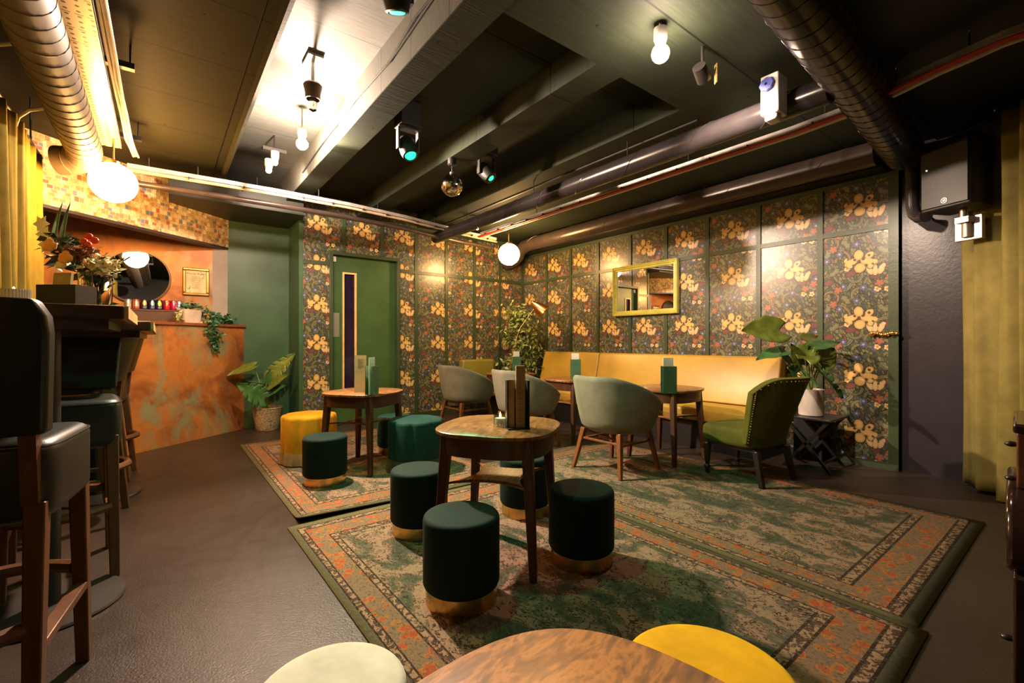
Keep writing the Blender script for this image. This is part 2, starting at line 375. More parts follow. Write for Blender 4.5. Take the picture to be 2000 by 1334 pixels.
M = {
 'floor': floor_mat(), 'wpb': wallpaper('floral wallpaper back', 'x', 1.3, 1.566, 0.08), 'wpr': wallpaper('floral wallpaper right', 'y', 4.1, -1.324, 0.30),
 'trim': wall_paint('green gloss trim', (0.038, 0.058, 0.026), 0.36, False), 'greenwall': wall_paint('green wall paint', (0.040, 0.090, 0.045), 0.42, False),
 'navy': wall_paint('navy wall paint', (0.030, 0.026, 0.032), 0.33), 'grey': wall_paint('bare grey plaster', (0.30, 0.27, 0.27), 0.7),
 'black': wall_paint('black wall paint', (0.008, 0.008, 0.008), 0.55, False), 'darkwall': wall_paint('dark wall paint', (0.02, 0.022, 0.018), 0.6, False),
 'ceil': ceil_mat('dark green ceiling', (0.040, 0.039, 0.023)), 'recess': ceil_mat('pale board ceiling', (0.12, 0.12, 0.105), 0.45),
 'beam': ceil_mat('green beam paint', (0.026, 0.033, 0.020), 0.9), 'soffit': plain('soffit paint', (0.030, 0.032, 0.026), 0.45),
 'copper': copper('patinated copper'), 'stamps': stamps('postage stamps'), 'ledge': wood('red brown ledge', (0.13, 0.035, 0.015), (0.30, 0.085, 0.03), 3, (8, 1, 8)),
 'plum': plain('plum brown board', (0.11, 0.055, 0.050), 0.4), 'darktrim': plain('plum black trim', (0.035, 0.022, 0.024), 0.45),
 'door': wall_paint('green door paint', (0.045, 0.095, 0.030), 0.35, False), 'pine': plain('pale timber bead', (0.70, 0.42, 0.18), 0.45),
 'dkglass': plain('dark violet glass', (0.016, 0.010, 0.030), 0.06), 'steel': plain('brushed steel', (0.45, 0.40, 0.33), 0.38, 0.8, 0.1, 30, stretch=(1, 1, 20)),
 'darkwood': wood('dark bar wood', (0.022, 0.011, 0.007), (0.06, 0.028, 0.015), 3, (1, 6, 1)), 'oakend': wood('pale cut timber', (0.42, 0.22, 0.07), (0.62, 0.36, 0.13), 4, (1, 5, 1), 0.55),
 'walnut': wood('walnut top', (0.10, 0.040, 0.014), (0.30, 0.135, 0.050), 2.6, (1, 5, 1), 0.26, 2.5), 'walnutdk': wood('dark walnut frame', (0.038, 0.013, 0.006), (0.085, 0.030, 0.012), 3, (4, 4, 1), 0.4),
 'marbled': wood('figured walnut', (0.085, 0.066, 0.050), (0.50, 0.25, 0.085), 5.0, (1, 3.0, 1), 0.40, 2.2),
 'chairleg': wood('red brown beech', (0.12, 0.035, 0.010), (0.22, 0.07, 0.02), 4, (4, 4, 1), 0.4), 'stoolleg': wood('brown stool beech', (0.075, 0.024, 0.008), (0.14, 0.05, 0.018), 4, (4, 4, 1), 0.4),
 'teal': velvet('dark teal velvet', (0.0025, 0.017, 0.014), 0.8, 0.12), 'tealb': velvet('bright teal velvet', (0.004, 0.040, 0.034), 0.75, 0.2), 'mint': velvet('mint velvet', (0.64, 0.74, 0.60)), 'yellow': velvet('yellow velvet', (0.72, 0.43, 0.010)),
 'mustard': velvet('mustard velvet', (0.62, 0.30, 0.012)), 'fringe': plain('tan fringe', (0.34, 0.22, 0.10), 0.8), 'fringedk': plain('dark fringe', (0.06, 0.05, 0.035), 0.8),
 'brass': plain('brass band', (0.62, 0.40, 0.14), 0.25, 1.0, 0.1), 'sage': velvet('sage grey velvet', (0.20, 0.185, 0.14), 0.8, 0.15), 'olive': velvet('olive velvet', (0.075, 0.080, 0.010), 0.8, 0.15),
 'stud': plain('brass studs', (0.5, 0.36, 0.16), 0.3, 1.0), 'ebony': plain('black turned wood', (0.012, 0.009, 0.008), 0.3),
 'banq': leather('mustard leather', (0.42, 0.255, 0.035), 0.36, 130), 'banqdk': leather('olive leather', (0.22, 0.19, 0.03), 0.45, 130),
 'leather': leather('dark green leather', (0.009, 0.012, 0.010), 0.38, 160), 'blackbox': plain('black card', (0.008, 0.008, 0.008), 0.5),
 'curtain': velvet('gold green velvet curtain', (0.20, 0.15, 0.020), 0.8, 0.15), 'curtain2': velvet('olive velvet curtain', (0.20, 0.165, 0.045), 0.8, 0.15),
 'duct': plain('spiral duct brown grey', (0.10, 0.076, 0.058), 0.55, 0.0), 'pipe': plain('black painted pipe', (0.030, 0.026, 0.028), 0.22, 0.2, 0.2), 'pipebrown': plain('brown black pipe', (0.060, 0.042, 0.035), 0.30, 0.1),
 'perf': perf_mat('perforated tray'), 'cable': plain('cream cable', (0.62, 0.55, 0.44), 0.45), 'redcable': plain('red cable', (0.50, 0.045, 0.02), 0.4), 'tray': plain('galvanised tray', (0.62, 0.58, 0.54), 0.4, 0.5),
 'blackcable': plain('black cable', (0.012, 0.012, 0.012), 0.4), 'bracket': plain('black bracket', (0.012, 0.010, 0.009), 0.5),
 'whitebox': plain('white plastic', (0.75, 0.72, 0.70), 0.4), 'blue': plain('blue plastic', (0.10, 0.13, 0.50), 0.4),
 'grille': grille_mat('speaker grille'), 'spk': plain('speaker black', (0.010, 0.010, 0.010), 0.5), 'silver': plain('silver metal', (0.36, 0.34, 0.33), 0.35, 1.0),
 'mirror': plain('mirror silver', (0.9, 0.9, 0.9), 0.01, 1.0, 0.0), 'yframe': plain('lime yellow frame', (0.50, 0.48, 0.10), 0.4), 'bronze': plain('bronze frame', (0.10, 0.055, 0.03), 0.35, 0.5),
 'gilt': plain('gilt frame', (0.55, 0.34, 0.10), 0.3, 0.9), 'paper': plain('cream paper', (0.74, 0.58, 0.38), 0.7), 'white': plain('white card', (0.82, 0.78, 0.72), 0.6), 'ink': plain('brown ink', (0.10, 0.06, 0.04), 0.7),
 'menugreen': plain('green card', (0.075, 0.17, 0.095), 0.45), 'kraft': plain('kraft card', (0.50, 0.36, 0.20), 0.7),
 'basket': weave_mat('woven seagrass'), 'soil': plain('soil', (0.03, 0.02, 0.014), 0.9), 'pot': plain('pale lilac pot', (0.50, 0.43, 0.40), 0.5), 'pinkpot': plain('pale pink planter', (0.62, 0.50, 0.46), 0.55),
 'mon': leafm('monstera green', (0.045, 0.13, 0.035)), 'monol': leafm('monstera olive', (0.11, 0.15, 0.020)), 'stem': plain('pale stem', (0.28, 0.36, 0.12), 0.5),
 'ficus': leafm('ficus green', (0.20, 0.25, 0.07), 0.6), 'ivy': leafm('ivy green', (0.035, 0.13, 0.060), 0.8), 'ivypale': leafm('pale ivy', (0.42, 0.46, 0.20), 0.3), 'bark': plain('bark', (0.10, 0.06, 0.035), 0.8),
 'shade': plain('copper shade', (0.80, 0.36, 0.14), 0.22, 1.0), 'peach': plain('peach rose', (0.85, 0.36, 0.13), 0.6), 'redpet': plain('red petal', (0.70, 0.03, 0.02), 0.5), 'cream': plain('cream blossom', (0.75, 0.60, 0.32), 0.6),
 'russet': plain('russet blossom', (0.28, 0.10, 0.05), 0.6), 'dkleaf': leafm('dark leaf', (0.03, 0.055, 0.02)), 'vase': glass('clear glass', (0.95, 0.97, 0.95)), 'wax': plain('white wax', (0.85, 0.78, 0.62), 0.5),
 'flame': glow('candle flame', (1.0, 0.62, 0.12), 14), 'piano': plain('piano lacquer', (0.022, 0.012, 0.009), 0.12), 'pianobr': wood('piano brown', (0.06, 0.022, 0.01), (0.15, 0.06, 0.025), 3, (1, 1, 6), 0.3),
 'ball': plain('mirror ball tiles', (0.75, 0.70, 0.62), 0.08, 1.0, 0.15, 60), 'disc': plain('dark steel base', (0.055, 0.046, 0.042), 0.4, 0.4),
 'globel': glow('lit opal globe amber', AMBER, P_GLOBE_L), 'glober': glow('lit opal globe', (1.0, 0.58, 0.22), P_GLOBE_R),
 'bulb': glow('key bulb', WARM, 2300), 'bulb2': glow('near bulb', WARM, 420), 'bulbs': glow('small spot bulb', WARM, 60), 'greenlens': glow('green lens', (0.03, 0.8, 0.42), 1.6),
 'led': glow('white led', (0.8, 0.85, 1.0), 12), 'whitepaint': plain('pale lamp metal', (0.5, 0.47, 0.42), 0.4), 'lampgold': plain('gold lamp vane', (0.55, 0.40, 0.15), 0.4, 0.6),
}

# ------------------------------------------------------------------ mesh helper
class MB:
    def __init__(s): s.b = bmesh.new()
    def face(s, pts):
        try: s.b.faces.new([s.b.verts.new(p) for p in pts])
        except ValueError: pass
    def grid(s, rows, cu=False, cv=False):
        vs = [[s.b.verts.new(p) for p in r] for r in rows]
        n, k = len(vs), len(vs[0])
        for i in range(n if cv else n-1):
            for j in range(k if cu else k-1):
                q = [vs[i][j], vs[i][(j+1) % k], vs[(i+1) % n][(j+1) % k], vs[(i+1) % n][j]]
                try: s.b.faces.new(q)
                except ValueError: pass
        return vs
    def box(s, x0, x1, y0, y1, z0, z1, T=None):
        ps = [Vector(p) for p in ((x0, y0, z0), (x1, y0, z0), (x1, y1, z0), (x0, y1, z0), (x0, y0, z1), (x1, y0, z1), (x1, y1, z1), (x0, y1, z1))]
        if T: ps = [T @ p for p in ps]
        v = [s.b.verts.new(p) for p in ps]
        for f in ((3, 2, 1, 0), (4, 5, 6, 7), (0, 1, 5, 4), (1, 2, 6, 5), (2, 3, 7, 6), (3, 0, 4, 7)): s.b.faces.new([v[i] for i in f])
        return s
    def prism(s, poly, z0, z1, T=None):
        lo = [Vector((x, y, z0)) for x, y in poly]; hi = [Vector((x, y, z1)) for x, y in poly]
        if T: lo = [T @ p for p in lo]; hi = [T @ p for p in hi]
        a = [s.b.verts.new(p) for p in lo]; c = [s.b.verts.new(p) for p in hi]
        s.b.faces.new(a[::-1]); s.b.faces.new(c)
        n = len(a)
        for i in range(n): s.b.faces.new([a[i], a[(i+1) % n], c[(i+1) % n], c[i]])
        return s
    def tube(s, pts, r, seg=10, cap=True):
        pts = [Vector(p) for p in pts]; n = len(pts)
        rs = r if isinstance(r, (list, tuple)) else [r]*n
        up = None; rows = []
        for i, p in enumerate(pts):
            d = (pts[min(i+1, n-1)]-pts[max(i-1, 0)]).normalized()
            if up is None:
                up = Vector((0, 0, 1)) if abs(d.z) < 0.9 else Vector((1, 0, 0))
            sx = d.cross(up).normalized(); up = sx.cross(d).normalized()
            rows.append([p+(sx*math.cos(2*PI*k/seg)+up*math.sin(2*PI*k/seg))*rs[i] for k in range(seg)])
        vs = s.grid(rows, cu=True)
        if cap:
            s.b.faces.new(vs[0][::-1]); s.b.faces.new(vs[-1])
        return s
    def bar(s, p0, p1, w0, w1=None, d0=None, d1=None, T=None):      # square section bar
        w1 = w1 or w0; d0 = d0 or w0; d1 = d1 or w1
        p0, p1 = Vector(p0), Vector(p1)
        d = (p1-p0).normalized(); ref = Vector((1, 0, 0)) if abs(d.z) > 0.7 else Vector((0, 0, 1))
        a = (ref-d*ref.dot(d)).normalized(); b = d.cross(a)
        rows = []
        for p, ww, dd in ((p0, w0, d0), (p1, w1, d1)):
            rows.append([p+a*sx*ww/2+b*sy*dd/2 for sx, sy in ((1, 1), (-1, 1), (-1, -1), (1, -1))])
        if T: rows = [[T @ q for q in r] for r in rows]
        vs = s.grid(rows, cu=True); s.b.faces.new(vs[0][::-1]); s.b.faces.new(vs[1]); return s
    def lathe(s, prof, c=(0, 0, 0), seg=32, T=None, fr=None, loop=False):
        rows = []
        for r, z in prof:
            row = []
            for k in range(seg):
                a = 2*PI*k/seg; rr = r*(fr(a) if fr else 1)
                p = Vector((c[0]+rr*math.cos(a), c[1]+rr*math.sin(a), c[2]+z))
                row.append(T @ p if T else p)
            rows.append(row)
        vs = s.grid(rows, cu=True, cv=loop)
        if loop: return s
        if prof[0][0] > 1e-4: s.b.faces.new(vs[0][::-1])
        if prof[-1][0] > 1e-4: s.b.faces.new(vs[-1])
        bmesh.ops.remove_doubles(s.b, verts=s.b.verts[:], dist=1e-6)
        return s
    def ball(s, c, r, u=20, v=12, sc=(1, 1, 1)):
        T = Matrix.Translation(c) @ Matrix.Diagonal((r*sc[0], r*sc[1], r*sc[2], 1))
        bmesh.ops.create_uvsphere(s.b, u_segments=u, v_segments=v, radius=1, matrix=T); return s
    def leaf(s, p, d, n, L, W, seg=3):
        d = Vector(d).normalized(); n = Vector(n); x = d.cross(n)
        if x.length < 1e-3: x = d.cross(Vector((1, 0, 0.3)))
        x.normalize(); n = x.cross(d).normalized(); p = Vector(p)
        l, r = p+d*L*0.45+x*W/2+n*L*0.06, p+d*L*0.45-x*W/2+n*L*0.06
        mid = p+d*L*0.5-n*L*0.02; tip = p+d*L-n*L*0.08
        vs = [s.b.verts.new(q) for q in (p, l, tip, r, mid)]
        for f in ((0, 4, 1), (1, 4, 2), (2, 4, 3), (3, 4, 0)): s.b.faces.new([vs[i] for i in f])
    def build(s, name, mat, parent=None, smooth=40, bevel=0.0, bseg=2, solid=0.0, sub=0):
        bmesh.ops.recalc_face_normals(s.b, faces=s.b.faces[:]) if not solid else None
        me = bpy.data.meshes.new(name); s.b.to_mesh(me); s.b.free()
        me.materials.append(M[mat] if isinstance(mat, str) else mat)
        if smooth:
            for p in me.polygons: p.use_smooth = True
            if smooth < 180: me.set_sharp_from_angle(angle=R(smooth))
        o = bpy.data.objects.new(name, me); C.objects.link(o)
        if parent: o.parent = parent
        if solid:
            k = o.modifiers.new('thickness', 'SOLIDIFY'); k.thickness = solid; k.offset = 0
        if bevel:
            k = o.modifiers.new('bevel', 'BEVEL'); k.width = bevel; k.segments = bseg; k.limit_method = 'ANGLE'; k.angle_limit = R(40)
        if sub:
            k = o.modifiers.new('subdivision', 'SUBSURF'); k.levels = sub; k.render_levels = sub
        return o

def tag(o, label, cat, group=None, kind=None):
    if label: o['label'] = label
    if cat: o['category'] = cat
    if group: o['group'] = group
    if kind: o['kind'] = kind
    return o
def thing(name, label, cat, loc=(0, 0, 0), rotz=0.0, group=None):
    o = bpy.data.objects.new(name, None); C.objects.link(o); o.empty_display_size = 0.05
    o.location = loc; o.rotation_euler = (0, 0, rotz)
    return tag(o, label, cat, group)
def struct(o): o['kind'] = 'structure'; return o
def dup(root, loc, rotz, label, group=None):
    r = root.copy(); C.objects.link(r); r.location = loc; r.rotation_euler = (0, 0, rotz); r['label'] = label
    if group: r['group'] = group
    for ch in root.children[:]:
        c = ch.copy(); C.objects.link(c); c.parent = r
        for g in ch.children[:]:
            d = g.copy(); C.objects.link(d); d.parent = c
    return r
def text_mesh(name, body, size, mat, parent, T, extrude=0.0006):
    cu = bpy.data.curves.new(name, 'FONT'); cu.body = body; cu.size = size; cu.align_x = 'CENTER'; cu.align_y = 'CENTER'; cu.extrude = extrude
    to = bpy.data.objects.new(name+'_src', cu); C.objects.link(to)
    bpy.context.view_layer.update()
    me = bpy.data.meshes.new_from_object(to.evaluated_get(bpy.context.evaluated_depsgraph_get()))
    bpy.data.objects.remove(to)
    me.transform(T); me.materials.clear(); me.materials.append(M[mat])
    o = bpy.data.objects.new(name, me); C.objects.link(o); o.parent = parent
    return o
def spot_light(name, loc, target, energy, color, size, blend, parent, radius=0.03):
    l = bpy.data.lights.new(name, 'SPOT'); l.energy = energy; l.color = color; l.spot_size = R(size); l.spot_blend = blend; l.shadow_soft_size = radius
    o = bpy.data.objects.new(name, l); C.objects.link(o)
    o.location = loc; o.rotation_euler = (Vector(target)-Vector(loc)).to_track_quat('-Z', 'Y').to_euler()
    if parent: o.parent = parent
    return o

# ------------------------------------------------------------------ the room shell
XR, YB, YG = 4.94, 6.075, 6.62
TOP = 3.2
mb = MB(); mb.box(-1.3, 5.3, -3.2, 7.6, -0.12, 0.0); struct(mb.build('floor', 'floor', smooth=0))
mb = MB(); mb.box(-1.2, -1.0, -3.2, 7.6, 0, TOP); struct(mb.build('wall_left', 'darkwall', smooth=0))
mb = MB(); mb.box(-1.2, 5.3, -3.2, -3.0, 0, TOP); struct(mb.build('wall_rear', 'darkwall', smooth=0))
mb = MB(); mb.box(XR+0.05, XR+0.25, -3.0, 1.046, 0, TOP); struct(mb.build('wall_front_right', 'navy', smooth=0))
mb = MB(); mb.box(XR, XR+0.25, 1.046, YB, 0, 2.55); struct(mb.build('wall_right', 'wpr', smooth=0))
mb = MB(); mb.box(XR, XR+0.25, 1.046, YB+0.1, 2.55, TOP); struct(mb.build('wall_upper_right', 'black', smooth=0))
DX0, DX1, DZ = 1.716, 2.68, 2.24
mb = MB(); mb.box(1.40, DX0, YB, YB+0.12, 0, TOP); mb.box(DX1, XR+0.2, YB, YB+0.12, 0, TOP); mb.box(DX0, DX1, YB, YB+0.12, DZ, TOP)
struct(mb.build('wall_back', 'wpb', smooth=0))
mb = MB(); mb.box(1.352, 1.40, YB-0.012, YG+0.2, 0, TOP); struct(mb.build('wall_return', 'greenwall', smooth=0))
mb = MB(); mb.box(0.655, 1.352, YG, YG+0.15, 0, TOP); struct(mb.build('wall_far', 'greenwall', smooth=0))

# ceiling
mb = MB()
T = Matrix(((0, 0, 0, 0),)*4)
def cross(poly, y0, y1, mbx):                                # section in x,z run along y
    T = Matrix(((1, 0, 0, 0), (0, 0, 1, 0), (0, 1, 0, 0), (0, 0, 0, 1)))
    mbx.prism(poly, y0, y1, T)
cross([(-1.2, 2.85), (0.495, 2.85), (0.500, 2.765), (0.522, 2.768), (0.545, 2.87), (0.545, TOP), (-1.2, TOP)], -3.2, 7.6, mb); struct(mb.build('ceiling', 'ceil', smooth=0))  # edge lip shaped to keep the recess bulb's light off the left ceiling
mb = MB(); mb.box(0.545, 1.16, -3.2, 7.6, 3.05, TOP); struct(mb.build('ceiling_recess', 'recess', smooth=0))
tn = [0]
def trim(mb, mat, bevel=0.0):
    tn[0] += 1
    return struct(mb.build('trim_%d' % tn[0], mat, smooth=0, bevel=bevel))
mb = MB(); mb.box(1.16, 1.358, -3.2, 7.6, 2.755, TOP); b1 = struct(mb.build('ceiling_beam', 'recess', smooth=0))
mb = MB(); mb.box(1.162, 1.358, -3.2, 7.6, 2.750, 2.756); trim(mb, 'beam')
mb = MB(); mb.box(2.06, 2.278, 1.84, 7.6, 2.755, TOP); struct(mb.build('ceiling_beam', 'beam', smooth=0))
mb = MB(); mb.box(2.944, 5.3, 1.84, 7.6, 2.755, TOP); struct(mb.build('ceiling_beam', 'beam', smooth=0))
mb = MB(); mb.box(1.358, 2.06, 1.84, 7.6, 2.955, TOP); mb.box(2.278, 2.944, 1.84, 7.6, 2.955, TOP); struct(mb.build('ceiling_bays', 'beam', smooth=0))
mb = MB(); mb.box(1.358, 5.3, 0.82, 1.84, 2.755, TOP); struct(mb.build('ceiling_slab', 'beam', smooth=0))
mb = MB(); mb.box(1.358, 2.45, -3.2, 0.82, 2.755, TOP); struct(mb.build('ceiling_near', 'beam', smooth=0))
mb = MB(); mb.box(2.45, 5.3, -3.2, 0.82, 2.735, TOP); struct(mb.build('ceiling_black', 'black', smooth=0))
mb = MB(); mb.box(3.16, 3.18, 1.84, 6.0, 2.744, 2.756); trim(mb, 'black')

mb = MB(); mb.box(0.425, 0.432, -3.2, 5.8, 2.846, 2.851); trim(mb, 'black')
# bar frame: local x runs along the bar towards the green wall, local y to the back
BA = R(38.5)
BT = Matrix.Translation((0.84, YG, 0)) @ Matrix.Rotation(BA, 4, 'Z')
e1 = Vector((math.cos(BA), math.sin(BA), 0)); e2 = Vector((-math.sin(BA), math.cos(BA), 0))
def bar_x(px, yl):                                           # local x where a sight line meets local y
    a = (px-1000)/FPX; d = Vector((FX+a*RX, FY+a*RY, 0)); o = Vector((0.84, YG, 0))+e2*yl
    # t*d = o + x*e1
    det = d.x*-e1.y+e1.x*d.y
    t = (o.x*-e1.y+e1.x*o.y)/det
    return (d*t-o).dot(e1), t
mb = MB(); mb.box(-1.0, 0.498, YG, YG+0.15, 0, TOP); struct(mb.build('wall_bar', 'copper', smooth=0))
mb = MB(); mb.box(0.498, 0.655, YG, YG+0.15, 0, TOP); struct(mb.build('wall_bar_return', 'grey', smooth=0))
mb = MB(); mb.prism([(-2.28, 0.112), (-0.141, 0.112), (-0.29, 0.23), (-2.28, 0.23)], 2.235, 2.849, BT); struct(mb.build('wall_bar_bulkhead', 'darktrim', smooth=0))
o = thing('stamp_panel', 'cream panel covered in old postage stamps above the bar mirror', 'panel'); o.matrix_world = BT
mb = MB(); mb.box(-2.25, -0.143, 0.100, 0.1115, 2.262, 2.848); mb.build('stamp_sheet', 'stamps', o, smooth=0)
mb = MB(); mb.box(-2.25, -0.143, 0.104, 0.1115, 2.235, 2.262); mb.build('edge_strip', 'darktrim', o, smooth=0)
mb = MB(); mb.prism([(0.067, 5.83), (1.351, 5.83), (1.351, 6.619), (0.66, 6.619), (0.067, 6.145)], 2.60, 2.849); trim(mb, 'soffit')
mb = MB(); mb.prism([(0.067, 5.80), (1.351, 5.80), (1.351, 5.829), (0.067, 5.829)], 2.60, 2.63); trim(mb, 'soffit')

# panel battens on the papered walls
def zat(px, py, d): return HC+(667-py)/FPX*d
BW = 0.046
def batten_back(x, z0, z1, wd=BW):
    mb = MB(); mb.box(x-wd/2, x+wd/2, YB-0.014, YB, z0, z1); trim(mb, 'trim')
def rail_back(x0, x1, z0, z1, t=0.012):
    mb = MB(); mb.box(x0, x1, YB-t, YB, z0, z1); trim(mb, 'trim')
for px in (671.5, 745.5): batten_back(on_y(px, 500, YB).x, DZ+0.035, 2.70)
for px in (812.5, 871.5, 926, 976): batten_back(on_y(px, 500, YB).x, 0.075, 2.70)
batten_back(XR-0.03, 0.075, 2.70, 0.05)
rail_back(1.40, DX0-0.005, 2.075, 2.125); rail_back(DX1+0.005, XR, 2.075, 2.125)
rail_back(1.40, XR, 2.70, 2.754)
def batten_right(y, z0, z1, wd=BW):
    mb = MB(); mb.box(XR-0.014, XR, y-wd/2, y+wd/2, z0, z1); trim(mb, 'trim')
for px in (1068.5, 1115, 1168.5, 1231, 1301, 1382, 1482, 1602.5): batten_right(on_x(px, 500, XR).y, 0.06, 2.51)
mb = MB(); mb.box(XR-0.02, XR+0.10, 1.046, 1.115, 0, 2.55); trim(mb, 'trim')
mb = MB(); mb.box(XR-0.012, XR, 1.115, YB, 2.065, 2.11); trim(mb, 'trim')
mb = MB(); mb.box(XR-0.012, XR, 1.115, YB, 2.51, 2.55); trim(mb, 'trim')
mb = MB(); mb.box(XR-0.016, XR, 1.115, YB, 0, 0.06); struct(mb.build('baseboard_right', 'trim', smooth=0))
mb = MB(); mb.box(DX1+0.005, XR-0.016, YB-0.022, YB, 0, 0.075); struct(mb.build('baseboard_back', 'trim', smooth=0))
mb = MB(); mb.box(1.40, DX0-0.005, YB-0.022, YB, 0, 0.075); struct(mb.build('baseboard_back_left', 'trim', smooth=0))
mb = MB(); mb.box(4.74, XR, 1.12, 6.06, 2.555, 2.72); trim(mb, 'black')

# door
d = struct(thing('door_1', None, None))
mb = MB(); mb.box(DX0, DX0+0.045, YB-0.02, YB+0.12, 0, DZ+0.03); mb.box(DX1-0.045, DX1, YB-0.02, YB+0.12, 0, DZ+0.03); mb.box(DX0+0.045, DX1-0.045, YB-0.02, YB+0.12, DZ-0.015, DZ+0.03)
mb.build('door_frame', 'trim', d, bevel=0.004)
GX0, GX1 = on_y(672, 600, YB+0.06).x, on_y(692, 600, YB+0.06).x
GZ0, GZ1 = 0.45, 1.995
lx0, lx1, ly0, ly1 = DX0+0.047, DX1-0.047, YB+0.06, YB+0.105
mb = MB(); mb.box(lx0, GX0, ly0, ly1, 0.008, DZ-0.018); mb.box(GX1, lx1, ly0, ly1, 0.008, DZ-0.018); mb.box(GX0, GX1, ly0, ly1, 0.008, GZ0); mb.box(GX0, GX1, ly0, ly1, GZ1, DZ-0.018)
leafd = mb.build('door_leaf', 'door', d, smooth=0)
mb = MB(); mb.box(GX0-0.002, GX1+0.002, ly0+0.02, ly0+0.026, GZ0-0.002, GZ1+0.002); mb.build('glass_pane', 'dkglass', leafd, smooth=0)
mb = MB(); q = 0.022
mb.box(GX0-q, GX0, ly0-0.012, ly0+0.018, GZ0-q, GZ1+q); mb.box(GX1, GX1+q+0.006, ly0-0.012, ly0+0.018, GZ0-q, GZ1+q)
mb.box(GX0, GX1, ly0-0.012, ly0+0.018, GZ1, GZ1+q); mb.box(GX0, GX1, ly0-0.012, ly0+0.018, GZ0-q, GZ0); mb.build('glazing_bead', 'pine', leafd, smooth=0)
pp0, pp1 = on_y(650.5, 635, ly0), on_y(662.5, 635, ly0)
mb = MB(); mb.box(pp0.x, pp1.x, ly0-0.004, ly0, zat(656, 658, 5.87), zat(656, 610, 5.87)); mb.build('push_plate', 'steel', leafd, smooth=0)
mb = MB(); mb.box(lx0, lx0+0.05, ly0-0.03, ly0-0.001, DZ-0.10, DZ-0.03); mb.build('door_closer', 'whitepaint', d, bevel=0.004)

# ------------------------------------------------------------------ bar counter and what stands on it
o = thing('bar_counter', 'bar counter clad in streaked copper with a red brown ledge', 'bar counter'); o.matrix_world = BT
mb = MB(); mb.prism([(-2.2, 0.0), (-0.01, 0.0), (-0.30, 0.23), (-2.2, 0.23)], 0.0, 1.275); mb.build('copper_front', 'copper', o, smooth=0)
mb = MB(); mb.prism([(-2.2, -0.025), (0.0, -0.025), (-0.01, 0.0), (-0.32, 0.245), (-2.2, 0.245)], 1.276, 1.307); mb.build('ledge', 'ledge', o, bevel=0.003)
o = thing('riser_shelf', 'plum brown back shelf behind the bar ledge, carrying the drink cans', 'shelf', (-0.2, YG-0.09, 0))
mb = MB(); mb.box(-0.7, 0.40, -0.075, 0.085, 0.001, 1.437); mb.build('shelf_body', 'plum', o, smooth=0)
mb = MB(); mb.box(-0.7, 0.405, -0.083, 0.086, 1.437, 1.457); mb.build('shelf_top', 'plum', o, bevel=0.003)
SEP = []
def can_mat(name, c, kind):
    m = MT(name, 0.3, 0.6); x, y, z = m.xyz()
    ang = x.at2(y*-1.0)                                       # 0 faces local -y
    if kind == 'drop':
        zz = (z-0.066); rad = ((ang*0.033)*(ang*0.033)+zz*zz*0.8).sq()
        k = rad.lt(0.021)
        tip = (ang.ab()*0.033+(zz-0.02).mx(0.0)*0.7).lt(0.016)*zz.gt(0.0)*zz.lt(0.036)
        ln = ((z/0.007).fr()-0.5).gt(0.1)*z.lt(0.034)*z.gt(0.012)*ang.ab().lt(0.55)
        cc = m.mix(k.mx(tip), (0.03, 0.035, 0.16), c); cc = m.mix(ln, cc, (0.4, 0.42, 0.6)); m.col(cc)
    elif kind == 'block':
        k = z.lt(0.082)*z.gt(0.032)*ang.ab().lt(0.75)
        st = ((ang/0.26).fr()-0.5).ab().lt(0.2)*z.lt(0.076)*z.gt(0.04)
        cc = m.mix(k, c, (0.62, 0.55, 0.50)); m.col(m.mix(k*st, cc, (0.20, 0.10, 0.09)))
    else:
        n = m.noise(m.comb(x, y, z), 60, 3); k = ang.ab().lt(0.6)*n.gt(0.52)*z.gt(0.045)
        m.col(m.mix(k, c, (0.85, 0.45, 0.35)))
    return m.mat
cans = [(250, (0.32, 0.42, 0.45), 'block', 'pale blue drink can with a white label, first from the left on the bar shelf'),
        (266, (0.75, 0.12, 0.07), 'block', 'coral red drink can with a white block label on the bar shelf'),
        (281.7, (0.85, 0.40, 0.10), 'drop', 'navy drink can with an orange drop emblem on the bar shelf'),
        (297, (0.25, 0.45, 0.42), 'drop', 'navy drink can with a pale teal drop emblem on the bar shelf'),
        (311, (0.65, 0.60, 0.04), 'drop', 'navy drink can with a yellow drop emblem on the bar shelf'),
        (325.5, (0.60, 0.02, 0.03), 'splash', 'crimson drink can with pale scribbles, right of the yellow drop can'),
        (339, (0.45, 0.015, 0.10), 'splash', 'magenta red drink can half hidden by pale ivy leaves'),
        (350, (0.30, 0.30, 0.62), 'plain', 'violet silver drink can beside the pink planter')]
for px, c, kind, lab in cans:
    q = on_y(px, 606, YG-0.10)
    o = thing('drink_can', lab, 'drink can', (q.x, YG-0.10, 1.4575), R(8), 'drink cans on the bar shelf')
    mb = MB(); mb.lathe([(0.026, 0), (0.033, 0.006), (0.033, 0.098), (0.028, 0.108)], seg=24); mb.build('can_body', can_mat('can '+lab[:12], c, kind), o)
    mb = MB(); mb.lathe([(0.0, 0.1075), (0.028, 0.1085), (0.0285, 0.111), (0.027, 0.111), (0.026, 0.1088), (0, 0.1088)], seg=24); mb.build('can_lid', 'silver', o)
# round mirror
q = on_y(269, 541, YG)
o = thing('round_mirror', 'round mirror in a thin bronze frame on the copper bar wall', 'mirror', q)
Tm = Matrix.Rotation(R(90), 4, 'X'); mr = 0.300
mb = MB(); mb.lathe([(mr-0.016, 0.002), (mr, 0.002), (mr, 0.035), (mr-0.016, 0.035)], seg=72, T=Tm, loop=True)
mb.build('mirror_frame', 'bronze', o); mb = MB(); mb.lathe([(0, 0.006), (mr-0.014, 0.006), (mr-0.014, 0.012), (0, 0.012)], seg=72, T=Tm); mb.build('mirror_glass', 'mirror', o, smooth=0)
